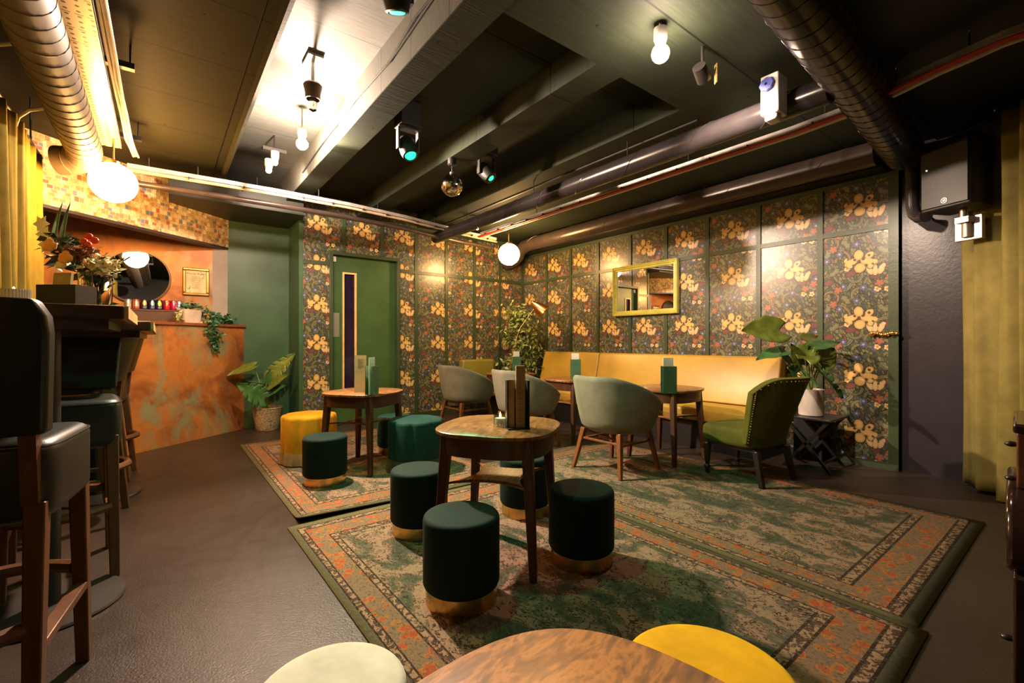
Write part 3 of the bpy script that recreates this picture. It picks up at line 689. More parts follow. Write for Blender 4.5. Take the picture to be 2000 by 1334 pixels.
# framed notice
qa, qb = on_y(356.5, 521, YG), on_y(408.5, 521, YG); qc = on_y(382, 575, YG)
o = thing('framed_notice', 'gilt framed notice with printed lines on the copper bar wall', 'picture', ((qa.x+qb.x)/2, YG-0.001, (qa.z+qc.z)/2-0.01))
hw, hh = (qb.x-qa.x)/2, (qa.z-qc.z)/2+0.005
mb = MB()
for x0, x1, z0, z1 in ((-hw, hw, hh-0.032, hh), (-hw, hw, -hh, -hh+0.032), (-hw, -hw+0.032, -hh+0.032, hh-0.032), (hw-0.032, hw, -hh+0.032, hh-0.032)): mb.box(x0, x1, -0.028, 0, z0, z1)
mb.build('picture_frame', 'gilt', o, smooth=0, bevel=0.008)
mb = MB(); mb.box(-hw+0.03, hw-0.03, -0.010, -0.004, -hh+0.03, hh-0.03); sheet = mb.build('notice_sheet', 'paper', o, smooth=0)
TX = Matrix.Rotation(R(90), 4, 'X')
text_mesh('heading', 'House Rules', 0.036, 'ink', sheet, Matrix.Translation((0, -0.0108, hh-0.068)) @ TX)
mb = MB()
for i in range(12):
    wl = (hw-0.075)*random.uniform(0.75, 1.0); z = hh-0.105-i*(2*hh-0.18)/11.5
    mb.box(-wl, wl, -0.0112, -0.0102, z, z+0.003)
mb.build('text_lines', 'ink', sheet, smooth=0)
mb = MB()
for sx, sz in ((1, 1), (-1, -1)):
    for k in range(6):
        p = Vector((sx*(hw-0.055-0.010*abs(k-2.5)), -0.0115, sz*(hh-0.055-0.012*k))); mb.leaf(p, (random.uniform(-1, 1), 0, random.uniform(-1, 1)), (0, -1, 0), 0.018, 0.008)
mb.build('corner_flowers', 'ink', sheet, smooth=0, solid=0.0006)
# planter with ivy
xl, t = bar_x(373, 0.08)
o = thing('ivy_planter', 'pale pink planter of trailing green ivy on the bar ledge', 'plant', BT @ Vector((xl, 0.08, 1.308)), BA)
mb = MB()
rows = []
for z, hw_, hd_ in ((0, 0.095, 0.050), (0.075, 0.103, 0.056), (0.078, 0.103, 0.056), (0.15, 0.108, 0.062), (0.15, 0.095, 0.050), (0.03, 0.09, 0.045)):
    rows.append([(math.copysign(abs(math.cos(a))**0.5, math.cos(a))*hw_, math.copysign(abs(math.sin(a))**0.5, math.sin(a))*hd_, z) for a in [2*PI*k/36 for k in range(36)]])
vs = mb.grid(rows, cu=True); mb.b.faces.new(vs[0][::-1]); mb.b.faces.new(vs[-1]); mb.build('planter', 'pinkpot', o)
rnd = random.Random(3)
inv = (Matrix.Translation(BT @ Vector((xl, 0.08, 1.308))) @ Matrix.Rotation(BA, 4, 'Z')).inverted()
def cloud(mb, n, boxes, size, rnd, inv=None):
    for _ in range(n):
        cx, cy, cz, rx, ry, rz = rnd.choice(boxes)
        p = Vector((cx+rnd.gauss(0, 0.5)*rx, cy+rnd.gauss(0, 0.5)*ry, cz+rnd.gauss(0, 0.5)*rz))
        d = Vector((rnd.uniform(-1, 1), rnd.uniform(-1, 1), rnd.uniform(-0.8, 0.6)))
        n_ = Vector((rnd.uniform(-0.7, 0.7), rnd.uniform(-1.0, 0.1), rnd.uniform(0.1, 1)))
        s_ = size*rnd.uniform(0.6, 1.3); mb.leaf(p, d, n_, s_, s_*0.75)
mb = MB(); cloud(mb, 330, [(-0.02, 0, 0.19, 0.11, 0.05, 0.03), (0.16, 0, 0.13, 0.11, 0.06, 0.06), (0.36, -0.04, 0.07, 0.14, 0.05, 0.04), (0.20, -0.10, 0.08, 0.08, 0.04, 0.05), (0.42, -0.06, 0.05, 0.09, 0.03, 0.03)], 0.045, rnd)
cloud(mb, 230, [(0.17, -0.135, 0.0, 0.07, 0.03, 0.04), (0.18, -0.135, -0.10, 0.085, 0.03, 0.06), (0.19, -0.13, -0.20, 0.06, 0.025, 0.05), (0.20, -0.13, -0.28, 0.025, 0.02, 0.05)], 0.042, rnd)
mb.build('ivy_foliage', 'ivy', o, smooth=0, solid=0.001)
mb = MB(); cloud(mb, 26, [(-0.17, -0.02, 0.10, 0.04, 0.02, 0.05), (-0.17, -0.02, 0.04, 0.04, 0.02, 0.02), (0.12, -0.07, 0.03, 0.05, 0.02, 0.02)], 0.055, rnd); mb.build('pale_leaves', 'ivypale', o, smooth=0, solid=0.001)

# ------------------------------------------------------------------ high tables, bar stools
def high_table(x0, x1, y0, y1, ztop, ped, lab):
    o = thing('high_table', lab, 'table', (ped[0], ped[1], 0), 0, 'high tables along the curtain')
    T = Matrix.Translation((-ped[0], -ped[1], 0))
    mb = MB(); mb.box(x0, x1-0.012, y0, y1, ztop-0.05, ztop, T); mb.build('table_top', 'darkwood', o, smooth=0, bevel=0.006)
    mb = MB(); mb.box(x1-0.012, x1, y0+0.01, y1, ztop-0.047, ztop-0.002, T); mb.build('timber_edge', 'oakend', o, smooth=0)
    mb = MB(); mb.box(x0+0.06, x1-0.06, y0+0.08, y1-0.08, ztop-0.085, ztop-0.051, T); mb.build('under_frame', 'darkwood', o, smooth=0)
    mb = MB(); mb.tube([(0, 0, 0.018), (0, 0, ztop-0.085)], 0.04, 20); mb.build('pedestal', 'bracket', o)
    mb = MB(); mb.lathe([(0, 0), (0.245, 0), (0.25, 0.006), (0.245, 0.014), (0.06, 0.02), (0, 0.02)], seg=64); mb.build('base_plate', 'disc', o)
    return o
high_table(-0.66, -0.095, 2.20, 3.03, 1.232, (-0.37, 2.66), 'near high dark wood table on a round steel foot, with flowers on it')
high_table(-0.62, -0.03, 3.09, 4.95, 1.207, (-0.36, 4.36), 'second high dark wood table, behind the one with flowers')

def rbox(mb, x0, x1, y0, y1, z0, z1, r=0.03, n=5.0, rows=7, T=None, dome=0.0):
    cx, cy, hx, hy = (x0+x1)/2, (y0+y1)/2, (x1-x0)/2, (y1-y0)/2
    prof = []
    for i in range(rows):
        a = PI/2*i/(rows-1); prof.append((z0+r*(1-math.sin(a)), r*(1-math.cos(PI/2-a)) if 0 else r*(1-math.sin(a)) ))
    zs = []
    k = 5
    for i in range(k+1): a = PI/2*i/k; zs.append((z0+r-r*math.cos(PI/2-(PI/2-a)), r-r*math.sin(a)))
    zs2 = [(z1-(z-z0), ins) for z, ins in zs[::-1]]
    sec = zs+zs2
    rr = []
    for z, ins in sec:
        row = []
        for j in range(40):
            a = 2*PI*j/40; ca, sa = math.cos(a), math.sin(a)
            x = math.copysign(abs(ca)**(2/n), ca)*(hx-ins); y = math.copysign(abs(sa)**(2/n), sa)*(hy-ins)
            p = Vector((cx+x, cy+y, z)); row.append(T @ p if T else p)
        rr.append(row)
    vs = mb.grid(rr, cu=True); mb.b.faces.new(vs[0][::-1])
    top = vs[-1]; c = Vector((cx, cy, z1+dome)); c = T @ c if T else c
    cv = mb.b.verts.new(c)
    for j in range(40): mb.b.faces.new([top[j], top[(j+1) % 40], cv])
    return mb

def bar_stool(loc, rotz, lab):                                # local +y is the way it faces
    o = thing('bar_stool', lab, 'bar stool', loc, rotz, 'dark green leather bar stools at the high tables')
    mb = MB(); rbox(mb, -0.21, 0.21, -0.20, 0.20, 0.605, 0.83, 0.035, 7, dome=0.008); seat = mb.build('seat', 'leather', o)
    mb = MB(); mb.tube([(math.copysign(abs(math.cos(a))**(2/7), math.cos(a))*0.207, math.copysign(abs(math.sin(a))**(2/7), math.sin(a))*0.197, 0.812) for a in [2*PI*k/40 for k in range(41)]], 0.004, 6, False); mb.build('seat_piping', 'leather', seat)
    mb = MB(); rows = []
    for i in range(9):
        t = i/8; z = 0.85+0.36*t; yb = -0.20-0.085*t; wv = 0.205+0.03*t-(0.03*max(0, t-0.85)/0.15)
        front = [(x*wv, yb+0.03-0.02*(1-x*x), z) for x in (-1, -0.75, -0.4, 0, 0.4, 0.75, 1)]
        back = [(x*wv, yb-0.03-0.02*(1-x*x), z) for x in (1, 0.75, 0.4, 0, -0.4, -0.75, -1)]
        rows.append(front+back)
    vs = mb.grid(rows, cu=True); mb.b.faces.new(vs[0][::-1]); mb.b.faces.new(vs[-1]); mb.build('backrest', 'leather', o, bevel=0.012, bseg=3)
    for s_ in (-1, 1):
        mb = MB(); mb.bar((s_*0.165, -0.185, 0.66), (s_*0.165, -0.205, 0.87), 0.035); mb.build('back_post', 'stoolleg', o)
        mb = MB(); mb.bar((s_*0.172, 0.165, 0.66), (s_*0.18, 0.19, 0.0), 0.046, 0.036); mb.build('leg', 'stoolleg', o, bevel=0.004)
        mb = MB(); mb.bar((s_*0.172, -0.175, 0.66), (s_*0.18, -0.235, 0.0), 0.046, 0.036); mb.build('leg', 'stoolleg', o, bevel=0.004)
        mb = MB(); mb.bar((s_*0.176, 0.165, 0.27), (s_*0.176, -0.195, 0.27), 0.024, 0.024, 0.04, 0.04)
        mb.build('side_rail', 'stoolleg', o, bevel=0.003)
        mb = MB(); pts = [(-0.16+0.32*k/10, s_*(0.185+0.07*math.sin(PI*k/10))-(0.02 if s_ < 0 else 0), 0.33) for k in range(11)]
        mb.tube(pts, 0.022, 8); mb.build('footrest', 'stoolleg', o)
    return o
bar_stool((-0.415, 1.985, 0), R(-8), 'nearest leather bar stool, its back to the camera at the left edge')
bar_stool((-0.37, 3.00, 0), R(186), 'second bar stool, seat towards the camera under the near high table')
bar_stool((-0.44, 3.80, 0), R(82), 'third bar stool, mostly hidden behind the second one')
bar_stool((-0.43, 4.90, 0), R(85), 'farthest bar stool, beside the far steel table foot')

def tealight(loc, lab, glassy=True, r=0.032, h=0.055):
    o = thing('tealight_holder', lab, 'candle', loc, 0, 'tea lights')
    if glassy:
        mb = MB(); mb.lathe([(0, 0), (r*0.95, 0), (r, 0.004), (r, h), (r-0.004, h), (r-0.004, 0.014), (0, 0.014)], seg=28); mb.build('glass_cup', 'vase', o)
    else:
        mb = MB(); mb.lathe([(0, 0), (r, 0), (r, h), (r-0.005, h), (r-0.005, 0.012), (0, 0.012)], seg=72, fr=lambda a: 1+0.03*math.cos(36*a)); mb.build('ribbed_cup', 'wax', o)
    mb = MB(); mb.lathe([(0, 0.0145), (r-0.007, 0.0145), (r-0.007, h*0.72), (0, h*0.70)], seg=24); cnd = mb.build('candle', 'wax', o)
    mb = MB(); mb.lathe([(0.0, h*0.72), (0.004, h*0.80), (0.0055, h*0.92), (0.003, h*1.12), (0.0, h*1.25)], seg=12); mb.build('flame', 'flame', cnd)
    return o
p = point(35, 590, 1.60); tealight((p.x, 2.27, 1.2325), 'ribbed white tea light glowing on the near high table by the curtain', False, 0.042, 0.045)
# black box with an envelope, vase of flowers (near high table)
p = point(131, 600, 2.0)
bx = thing('menu_box', 'plain black box at the back of the near high table', 'box', (p.x, p.y, 1.2325), R(-38))
mb = MB(); mb.box(-0.085, 0.085, -0.05, 0.05, 0, 0.006); mb.box(-0.085, 0.085, -0.05, -0.045, 0.006, 0.112); mb.box(-0.085, 0.085, 0.045, 0.05, 0.006, 0.112); mb.box(-0.085, -0.08, -0.045, 0.045, 0.006, 0.112); mb.box(0.08, 0.085, -0.045, 0.045, 0.006, 0.112); mb.build('box_body', 'blackbox', bx, smooth=0)
mb = MB(); mb.box(-0.07, 0.008, -0.006, 0.006, 0.0, 0.165, Matrix.Rotation(R(-6), 4, 'X')); ev = mb.build('kraft_card', 'kraft', None, smooth=0); ev.location = (p.x, p.y, 1.2395); ev.rotation_euler = (0, 0, R(-38))
tag(ev, 'brown kraft card standing upright in the black box', 'card')
p = point(187, 600, 2.24)
bq = thing('flower_vase', 'clear glass vase of peach roses and mixed flowers on the near high table', 'vase of flowers', (p.x, p.y, 1.2325), R(-40))
mb = MB(); mb.lathe([(0, 0), (0.058, 0), (0.062, 0.006), (0.066, 0.20), (0.062, 0.20), (0.058, 0.012), (0, 0.012)], seg=36); mb.build('glass_vase', 'vase', bq)
rnd = random.Random(11)
mb = MB()
for k in range(16):
    a = rnd.uniform(0, 6.28); mb.tube([(0.03*math.cos(a), 0.03*math.sin(a), 0.02), (0.05*math.cos(a+2), 0.04*math.sin(a+2), 0.2), (rnd.uniform(-0.16, 0.14), rnd.uniform(-0.06, 0.06), rnd.uniform(0.22, 0.32))], 0.004, 6)
mb.build('stems', 'dkleaf', bq)
mb = MB()
for k in range(26): mb.leaf((rnd.uniform(-0.045, 0.045), rnd.uniform(-0.04, 0.04), rnd.uniform(0.02, 0.17)), (rnd.uniform(-1, 1), rnd.uniform(-1, 1), rnd.uniform(-0.5, 0.8)), (0, -1, 0.3), 0.05, 0.022)
mb.build('stem_leaves', 'dkleaf', bq, smooth=0, solid=0.001)
mb = MB(); cloud(mb, 150, [(-0.14, 0, 0.28, 0.10, 0.06, 0.05), (-0.04, 0, 0.25, 0.12, 0.06, 0.05), (-0.18, 0, 0.36, 0.07, 0.04, 0.04), (0.02, 0, 0.2, 0.08, 0.06, 0.03)], 0.05, rnd); mb.build('bouquet_leaves', 'dkleaf', bq, smooth=0, solid=0.001)
mb = MB(); cloud(mb, 300, [(0.06, -0.03, 0.235, 0.065, 0.045, 0.04)], 0.028, rnd); mb.build('cream_hydrangea', 'cream', bq, smooth=0, solid=0.001)
mb = MB(); cloud(mb, 220, [(-0.05, -0.03, 0.30, 0.075, 0.04, 0.03)], 0.028, rnd); mb.build('russet_sprigs', 'russet', bq, smooth=0, solid=0.001)
def rose(c, r, mat, name='rose'):
    mb = MB()
    for k in range(14):
        a = k*2.4; rr = r*(0.25+0.75*k/14); t = 0.5+0.5*k/14
        for j in range(1):
            q = Vector(c)+Vector((rr*0.55*math.cos(a), -0.35*r+0.2*r*k/14, rr*0.55*math.sin(a)))
            mb.ball(q, rr*0.62, 8, 6, (1, 0.45, 0.9))
    mb.build(name, mat, bq)
rose((-0.145, -0.08, 0.325), 0.036, 'peach'); rose((-0.055, -0.09, 0.265), 0.036, 'peach'); rose((-0.10, -0.07, 0.235), 0.028, 'cream')
for dx, dz in ((0.005, 0.375), (0.035, 0.355), (0.0, 0.335), (-0.02, 0.35)):
    mb = MB(); mb.ball((dx, -0.04, dz), 0.02, 10, 8, (1, 0.5, 0.8)); mb.build('red_petal', 'redpet', bq)
for k, (x0, z1_) in enumerate(((-0.21, 0.56), (-0.17, 0.56))):
    mb = MB(); rows = []
    for i in range(9):
        t = i/8; rows.append([(x0+0.055*t*t+sx*0.013*math.sin(PI*min(1, 0.25+t*0.75)), -0.01, 0.30+(z1_-0.30)*t) for sx in (-1, 0, 1)])
    mb.grid(rows); mb.build('blade_leaf', 'mon', bq, solid=0.002)
for k in range(3):
    mb = MB()
    for j in range(6): mb.leaf((-0.24+0.012*k, -0.03, 0.44-0.05*k), (math.cos(j*1.05), -0.2, math.sin(j*1.05)), (0, -1, 0), 0.045, 0.03)
    mb.build('white_lily', 'white', bq, smooth=0, solid=0.001)

# ------------------------------------------------------------------ curtains
def curtain(name, path, z0, z1, mat, label, amp=0.05, wave=0.17, seed=1, lean=0.0):
    rnd = random.Random(seed)
    pts = []
    for (x0, y0), (x1, y1) in zip(path, path[1:]):
        L = math.hypot(x1-x0, y1-y0); n = max(2, int(L/0.012))
        for i in range(n): t = i/n; pts.append((x0+(x1-x0)*t, y0+(y1-y0)*t, (x1-x0)/L, (y1-y0)/L))
    s_ = 0.0; out = []; ph = 0
    for i, (x, y, tx, ty) in enumerate(pts):
        s_ += 0.012; ph += 0.012*2*PI/wave*(1+0.35*math.sin(s_*3.1+seed))
        out.append((x, y, -ty, tx, ph, s_))
    mb = MB(); rows = []
    nz = 26
    for k in range(nz+1):
        t = k/nz; z = z0+(z1-z0)*t
        row = []
        for x, y, nx, ny, ph, s_ in out:
            A = amp*(0.75+0.45*(1-t))*(0.8+0.3*math.sin(s_*5+seed))
            off = A*math.sin(ph+0.25*math.sin(3*t+s_))+0.012*math.sin(2.3*ph+4*t)+lean*(1-t)
            row.append((x+nx*off, y+ny*off, z+0.01*math.sin(s_*9)*(1 if k == 0 else 0)))
        rows.append(row)
    mb.grid(rows)
    return mb
o = thing('velvet_curtain', 'gold green velvet curtain hanging in folds along the left side', 'curtain', (-0.74, 3.2, 0))
mb = curtain('c', [(-0.76, 0.4), (-0.74, 5.02)], 0.03, 2.50, 'curtain', '', 0.05, 0.20, 2)
for v_ in mb.b.verts: v_.co -= Vector((-0.74, 3.2, 0))
mb.build('curtain_cloth', 'curtain', o, smooth=180, solid=0.006)
mb = MB(); mb.tube([(-0.02, -2.85, 2.53), (0, 1.85, 2.53)], 0.014, 10); mb.build('curtain_rail', 'bracket', o)
mb = MB(); mb.tube([(0.0, 1.5, 2.53), (0.0, 1.5, 2.849)], 0.006, 8); mb.tube([(-0.01, -0.5, 2.53), (-0.01, -0.5, 2.849)], 0.006, 8); mb.build('rail_hanger', 'bracket', o)
o = thing('velvet_curtain', 'olive velvet curtain gathered at the right edge against the navy wall', 'curtain', (4.6, 0.4, 0))
mb = curtain('c', [(4.84, 0.66), (4.66, 0.46), (4.42, 0.28), (4.1, 0.05), (3.9, -0.25)], 0.02, 2.66, 'curtain2', '', 0.05, 0.19, 5)
for v_ in mb.b.verts: v_.co -= Vector((4.6, 0.4, 0))
mb.build('curtain_cloth', 'curtain2', o, smooth=180, solid=0.006)
mb = MB(); mb.tube([(0.24, 0.26, 2.69), (0.06, 0.06, 2.69), (-0.18, -0.12, 2.69), (-0.5, -0.35, 2.69), (-0.7, -0.65, 2.69)], 0.016, 10); mb.build('curtain_rail', 'bracket', o)
mb = MB(); mb.tube([(0.06, 0.06, 2.69), (0.06, 0.06, 2.734)], 0.008, 8); mb.tube([(-0.5, -0.35, 2.69), (-0.5, -0.35, 2.734)], 0.008, 8); mb.build('rail_hanger', 'bracket', o)

# ------------------------------------------------------------------ rugs
def rug(x0, x1, y0, y1, z, lab, seed, rot=0.0, curl=False):
    hx, hy = (x1-x0)/2, (y1-y0)/2
    o = thing('area_rug', lab, 'rug', ((x0+x1)/2, (y0+y1)/2, 0), rot, 'faded patterned rugs')
    mb = MB(); nx, ny = 20, 30; rows = []
    for j in range(ny+1):
        row = []
        for i in range(nx+1):
            x, y = -hx+2*hx*i/nx, -hy+2*hy*j/ny
            zz = z+0.004
            if curl:
                t = max(0, 1-(y+hy)/0.16); s_ = max(0, 1-(x+hx)/0.85); zz += 0.03*t*t*s_
            row.append((x, y, zz))
        rows.append(row)
    mb.grid(rows); mb.build('rug_pile', rug_mat('faded rug %d' % int(seed*10), hx, hy, seed), o, smooth=180, solid=0.008)
    return o
rug(0.60, 2.275, 0.39, 2.93, 0.0005, 'faded green and tan rug under the front table', 1.7, R(0.5))
rug(2.285, 3.94, 0.43, 3.38, 0.0005, 'faded rug with its corner at the right of the floor, under the olive armchair', 4.3)
rug(0.66, 2.28, 2.96, 5.60, 0.0008, 'faded rug with a lifted front edge under the back left table', 7.9, 0, True)
RZ = 0.0088

# ------------------------------------------------------------------ cocktail tables
def sup(a, h, n):
    ca, sa = math.cos(a), math.sin(a)
    return (math.copysign(abs(ca)**(2/n), ca)*h, math.copysign(abs(sa)**(2/n), sa)*h)
def cocktail_table(loc, rotz, lab, topmat='walnut'):
    o = thing('cocktail_table', lab, 'table', loc, rotz, 'low walnut cocktail tables')
    H = 0.668-loc[2]
    mb = MB(); N = 72; n = 3.0
    rows = []
    for z, h in ((H-0.024, 0.290), (H-0.018, 0.300), (H-0.004, 0.302), (H, 0.297)): rows.append([(*sup(2*PI*k/N, h, n), z) for k in range(N)])
    vs = mb.grid(rows, cu=True); mb.b.faces.new(vs[0][::-1]); mb.b.faces.new(vs[-1]); mb.build('table_top', topmat, o)
    mb = MB(); rows = []
    for z, h in ((H-0.115, 0.272), (H-0.0245, 0.274), (H-0.0245, 0.252), (H-0.115, 0.250)): rows.append([(*sup(2*PI*k/N, h, n), z) for k in range(N)])
    mb.grid(rows, cu=True, cv=True); mb.build('apron', 'walnutdk', o)
    for sx in (-1, 1):
        for sy in (-1, 1):
            mb = MB(); mb.bar((sx*0.203, sy*0.203, H-0.025), (sx*0.243, sy*0.243, 0), 0.052, 0.034); mb.build('leg', 'walnutdk', o, bevel=0.006)
    mb = MB(); poly = []
    for q in range(4):
        for k in range(12):
            t = k/12; a, b = (-0.205, -0.205), (0.205, -0.205)
            x = a[0]+(b[0]-a[0])*t; y = -0.205+0.085*math.sin(PI*t)**0.8
            ca, sa = math.cos(q*PI/2), math.sin(q*PI/2); poly.append((x*ca-y*sa, x*sa+y*ca))
    mb.prism(poly, 0.388, 0.403); mb.build('lower_shelf', 'walnut', o, bevel=0.004)
    return o
TA = cocktail_table((1.397, 1.916, RZ), R(35.5), 'cocktail table with black menu holder in the middle of the room')
TB = cocktail_table((1.405, 3.945, RZ), R(34), 'cocktail table with a green menu in front of the green door')
TD = cocktail_table((3.775, 2.51, RZ), R(0), 'cocktail table before the mustard bench, nearest the olive armchair')
TC = cocktail_table((3.80, 3.76, 0), R(0), 'cocktail table before the mustard bench, between two tub chairs')
TE = cocktail_table((3.80, 4.97, 0), R(2), 'farthest cocktail table, in the corner before the leafy tree')
TF = cocktail_table((*cs(0.075, 0.352).xy, 0), R(7.3), 'figured walnut table cut off by the bottom edge, nearest the camera', 'marbled')

def menu(loc, rotz, lab, wide=0.115, h=0.225, card=0.085):
    o = thing('menu_stand', lab, 'menu', loc, rotz, 'green table menus')
    mb = MB()
    T = Matrix.Rotation(R(0), 4, 'Z')
    mb.box(-wide/2, wide/2, -0.032, -0.028, 0, h); mb.box(-wide/2, wide/2, 0.028, 0.032, 0, h); mb.box(wide/2-0.003, wide/2, -0.028, 0.028, 0, h)
    cov = mb.build('menu_cover', 'menugreen', o, smooth=0)
    mb = MB(); mb.box(-card/2-0.004, card/2-0.004, -0.004, 0.002, 0.002, h+0.070); cd = mb.build('insert_card', 'white', o, smooth=0)
    mb = MB()
    pts = [(-0.01, 0.055), (0.015, 0.07), (0.036, 0.078), (0.038, 0.03), (0.0, 0.012), (-0.012, 0.045), (0.012, 0.062), (0.036, 0.07)]
    mb.tube([(x, -0.0327, z) for x, z in pts], 0.0008, 5); mb.tube([(0.0+0.006*k, -0.0327, 0.015+0.008*(k % 2)) for k in range(6)], 0.0008, 5)
    mb.build('line_drawing', 'ink', cov)
    mb = MB(); mb.tube([(-0.02+0.006*k, -0.0045, h+0.016+0.004*(k % 2)) for k in range(7)], 0.0008, 5); mb.build('lettering', 'peach', cd)
    return o
p = floor_at(1306, 768, 0.668); menu((p.x, p.y, 0.6685), -YAW, 'green table menu with white card on the table nearest the olive armchair')
p = point(1131, 745, 5.2); menu((3.80, 3.72, 0.6685), -YAW, 'green table menu with white card behind the middle tub chair')
menu((3.86, 4.90, 0.6685), -YAW, 'green table menu with white card in front of the leafy tree')
p = floor_at(717, 771, 0.668)
o = menu((p.x+0.04, p.y, 0.6685), R(38), 'green folded menu on the table before the green door', 0.10, 0.232)
mb = MB(); mb.box(-0.050, 0.050, -0.004, 0.004, 0, 0.315); k = mb.build('drinks_list', 'kraft', None, smooth=0); q = floor_at(712, 769, 0.668); k.location = (q.x, q.y+0.10, 0.6685); k.rotation_euler = (0, 0, -YAW)
tag(k, 'tall tan drinks card standing behind the green folded menu', 'menu')
mb = MB()
for i in range(9): mb.box(-0.02, 0.03-0.02*(i % 3 == 0), -0.0046, -0.0041, 0.21+0.009*i, 0.212+0.009*i)
mb.build('print_lines', 'ink', k, smooth=0)
# black menu holder on the middle table
p = floor_at(1010, 836, 0.668)
o = thing('menu_holder', 'tall black menu holder on the middle table', 'menu holder', (p.x, p.y, 0.6685), -YAW+R(12))
mb = MB(); mb.box(-0.055, 0.055, 0.02, 0.026, 0, 0.24); mb.box(0.045, 0.052, -0.05, 0.02, 0, 0.24); mb.box(-0.055, -0.05, -0.02, 0.02, 0, 0.24); mb.box(-0.055, 0.055, -0.05, 0.026, 0, 0.006); mb.build('holder_frame', 'blackbox', o, smooth=0)
mn = thing('drinks_menu', 'folded tan drinks menu standing in the black holder', 'menu', (p.x, p.y, 0.675), -YAW+R(12))
mb = MB(); mb.box(-0.046, -0.010, -0.028, -0.022, 0, 0.235, Matrix.Rotation(R(-20), 4, 'Z')); mb.box(-0.012, 0.034, -0.030, -0.018, 0, 0.305); mb.build('menu_pages', 'kraft', mn, smooth=0)
mb = MB()
for i in range(16): mb.box(0.002+0.004*(i % 2), 0.010, -0.0306, -0.0301, 0.03+i*0.014, 0.034+i*0.014)
mb.build('print_lines', 'ink', mn, smooth=0)
p = floor_at(977, 832, 0.668); tealight((p.x, p.y, 0.6685), 'clear glass tea light beside the black menu holder', True, 0.034, 0.058)
p = floor_at(1295, 757, 0.668); tealight((p.x, p.y, 0.6685), 'small clear tea light beside the menu nearest the olive armchair', True, 0.026, 0.05)

# ------------------------------------------------------------------ stools and poufs
def round_stool(loc, mat, lab, grp, r=0.1625, h=0.375):
    o = thing('velvet_stool', lab, 'stool', loc, 0, grp); h = h-loc[2]
    mb = MB(); mb.lathe([(r*0.93, 0.0), (r*0.93, 0.066)], seg=48); mb.build('brass_band', 'brass', o)
    mb = MB(); e = 0.018
    prof = [(0, 0.0665), (r-e, 0.0665), (r-e*0.3, 0.0665+e*0.3), (r, 0.0665+e)]
    prof += [(r, h-0.03)]+[(r-0.022+0.022*math.cos(R(a)), h-0.026+0.022*math.sin(R(a))) for a in range(10, 91, 16)]+[(r*0.6, h-0.001), (0, h)]
    mb.lathe(prof, seg=48); mb.build('velvet_cover', mat, o)
    return o
g = 'dark teal round velvet stools with brass bands'
round_stool((1.015, 1.668, RZ), 'teal', 'dark teal velvet stool nearest the camera, before the middle table', g)
round_stool((1.667, 1.593, RZ), 'teal', 'dark teal velvet stool at the right corner of the middle table', g)
round_stool((1.183, 2.41, RZ), 'teal', 'dark teal velvet stool left of the middle table', g)
round_stool((1.851, 2.26, RZ), 'teal', 'dark teal velvet stool seen through the legs of the middle table', g)
round_stool((1.009, 3.68, RZ), 'teal', 'dark teal velvet stool left of the table before the green door', g)
round_stool((1.83, 4.28, RZ), 'tealb', 'teal velvet stool at the far right of the table before the green door', g)
round_stool((*cs(-0.384, 0.962).xy, 0), 'mint', 'pale mint velvet stool cut off by the bottom edge', None, 0.158)
round_stool((*cs(0.435, 1.005).xy, 0), 'yellow', 'yellow velvet stool cut off by the bottom edge', None, 0.185)
def pouf(loc, mat, fr, lab):
    o = thing('scalloped_pouf', lab, 'pouf', loc, R(11), 'scalloped fringed poufs'); r = 0.235; L = 8
    f = lambda a: 1-0.075*(1-abs(math.sin(L*a/2)))**1.6
    mb = MB(); prof = [(r*0.985, 0.10), (r, 0.12), (r, 0.40), (r*0.985, 0.418), (r*0.94, 0.428), (r*0.7, 0.437), (r*0.35, 0.440), (0.02, 0.434), (0, 0.434)]
    mb.lathe(prof, seg=128, fr=f); mb.build('velvet_cover', mat, o, smooth=60)
    rnd = random.Random(4); mb = MB()
    for k in range(300):
        a = 2*PI*k/300; rr = r*f(a)*1.01; b = a+rnd.uniform(-0.01, 0.01)
        p0 = Vector((rr*math.cos(a), rr*math.sin(a), 0.112)); p1 = Vector((rr*1.05*math.cos(b), rr*1.05*math.sin(b), 0.012)); mb.bar(p0, p1, 0.004, 0.003)
    mb.lathe([(r*0.93, 0.014), (r*0.93, 0.11)], seg=64); mb.build('fringe', fr, o, smooth=0)
    return o
pouf((1.075, 4.43, RZ), 'mustard', 'fringe', 'mustard yellow scalloped pouf with long tan fringe')
pouf((1.735, 3.60, RZ), 'tealb', 'fringedk', 'teal scalloped pouf right of the table before the green door')

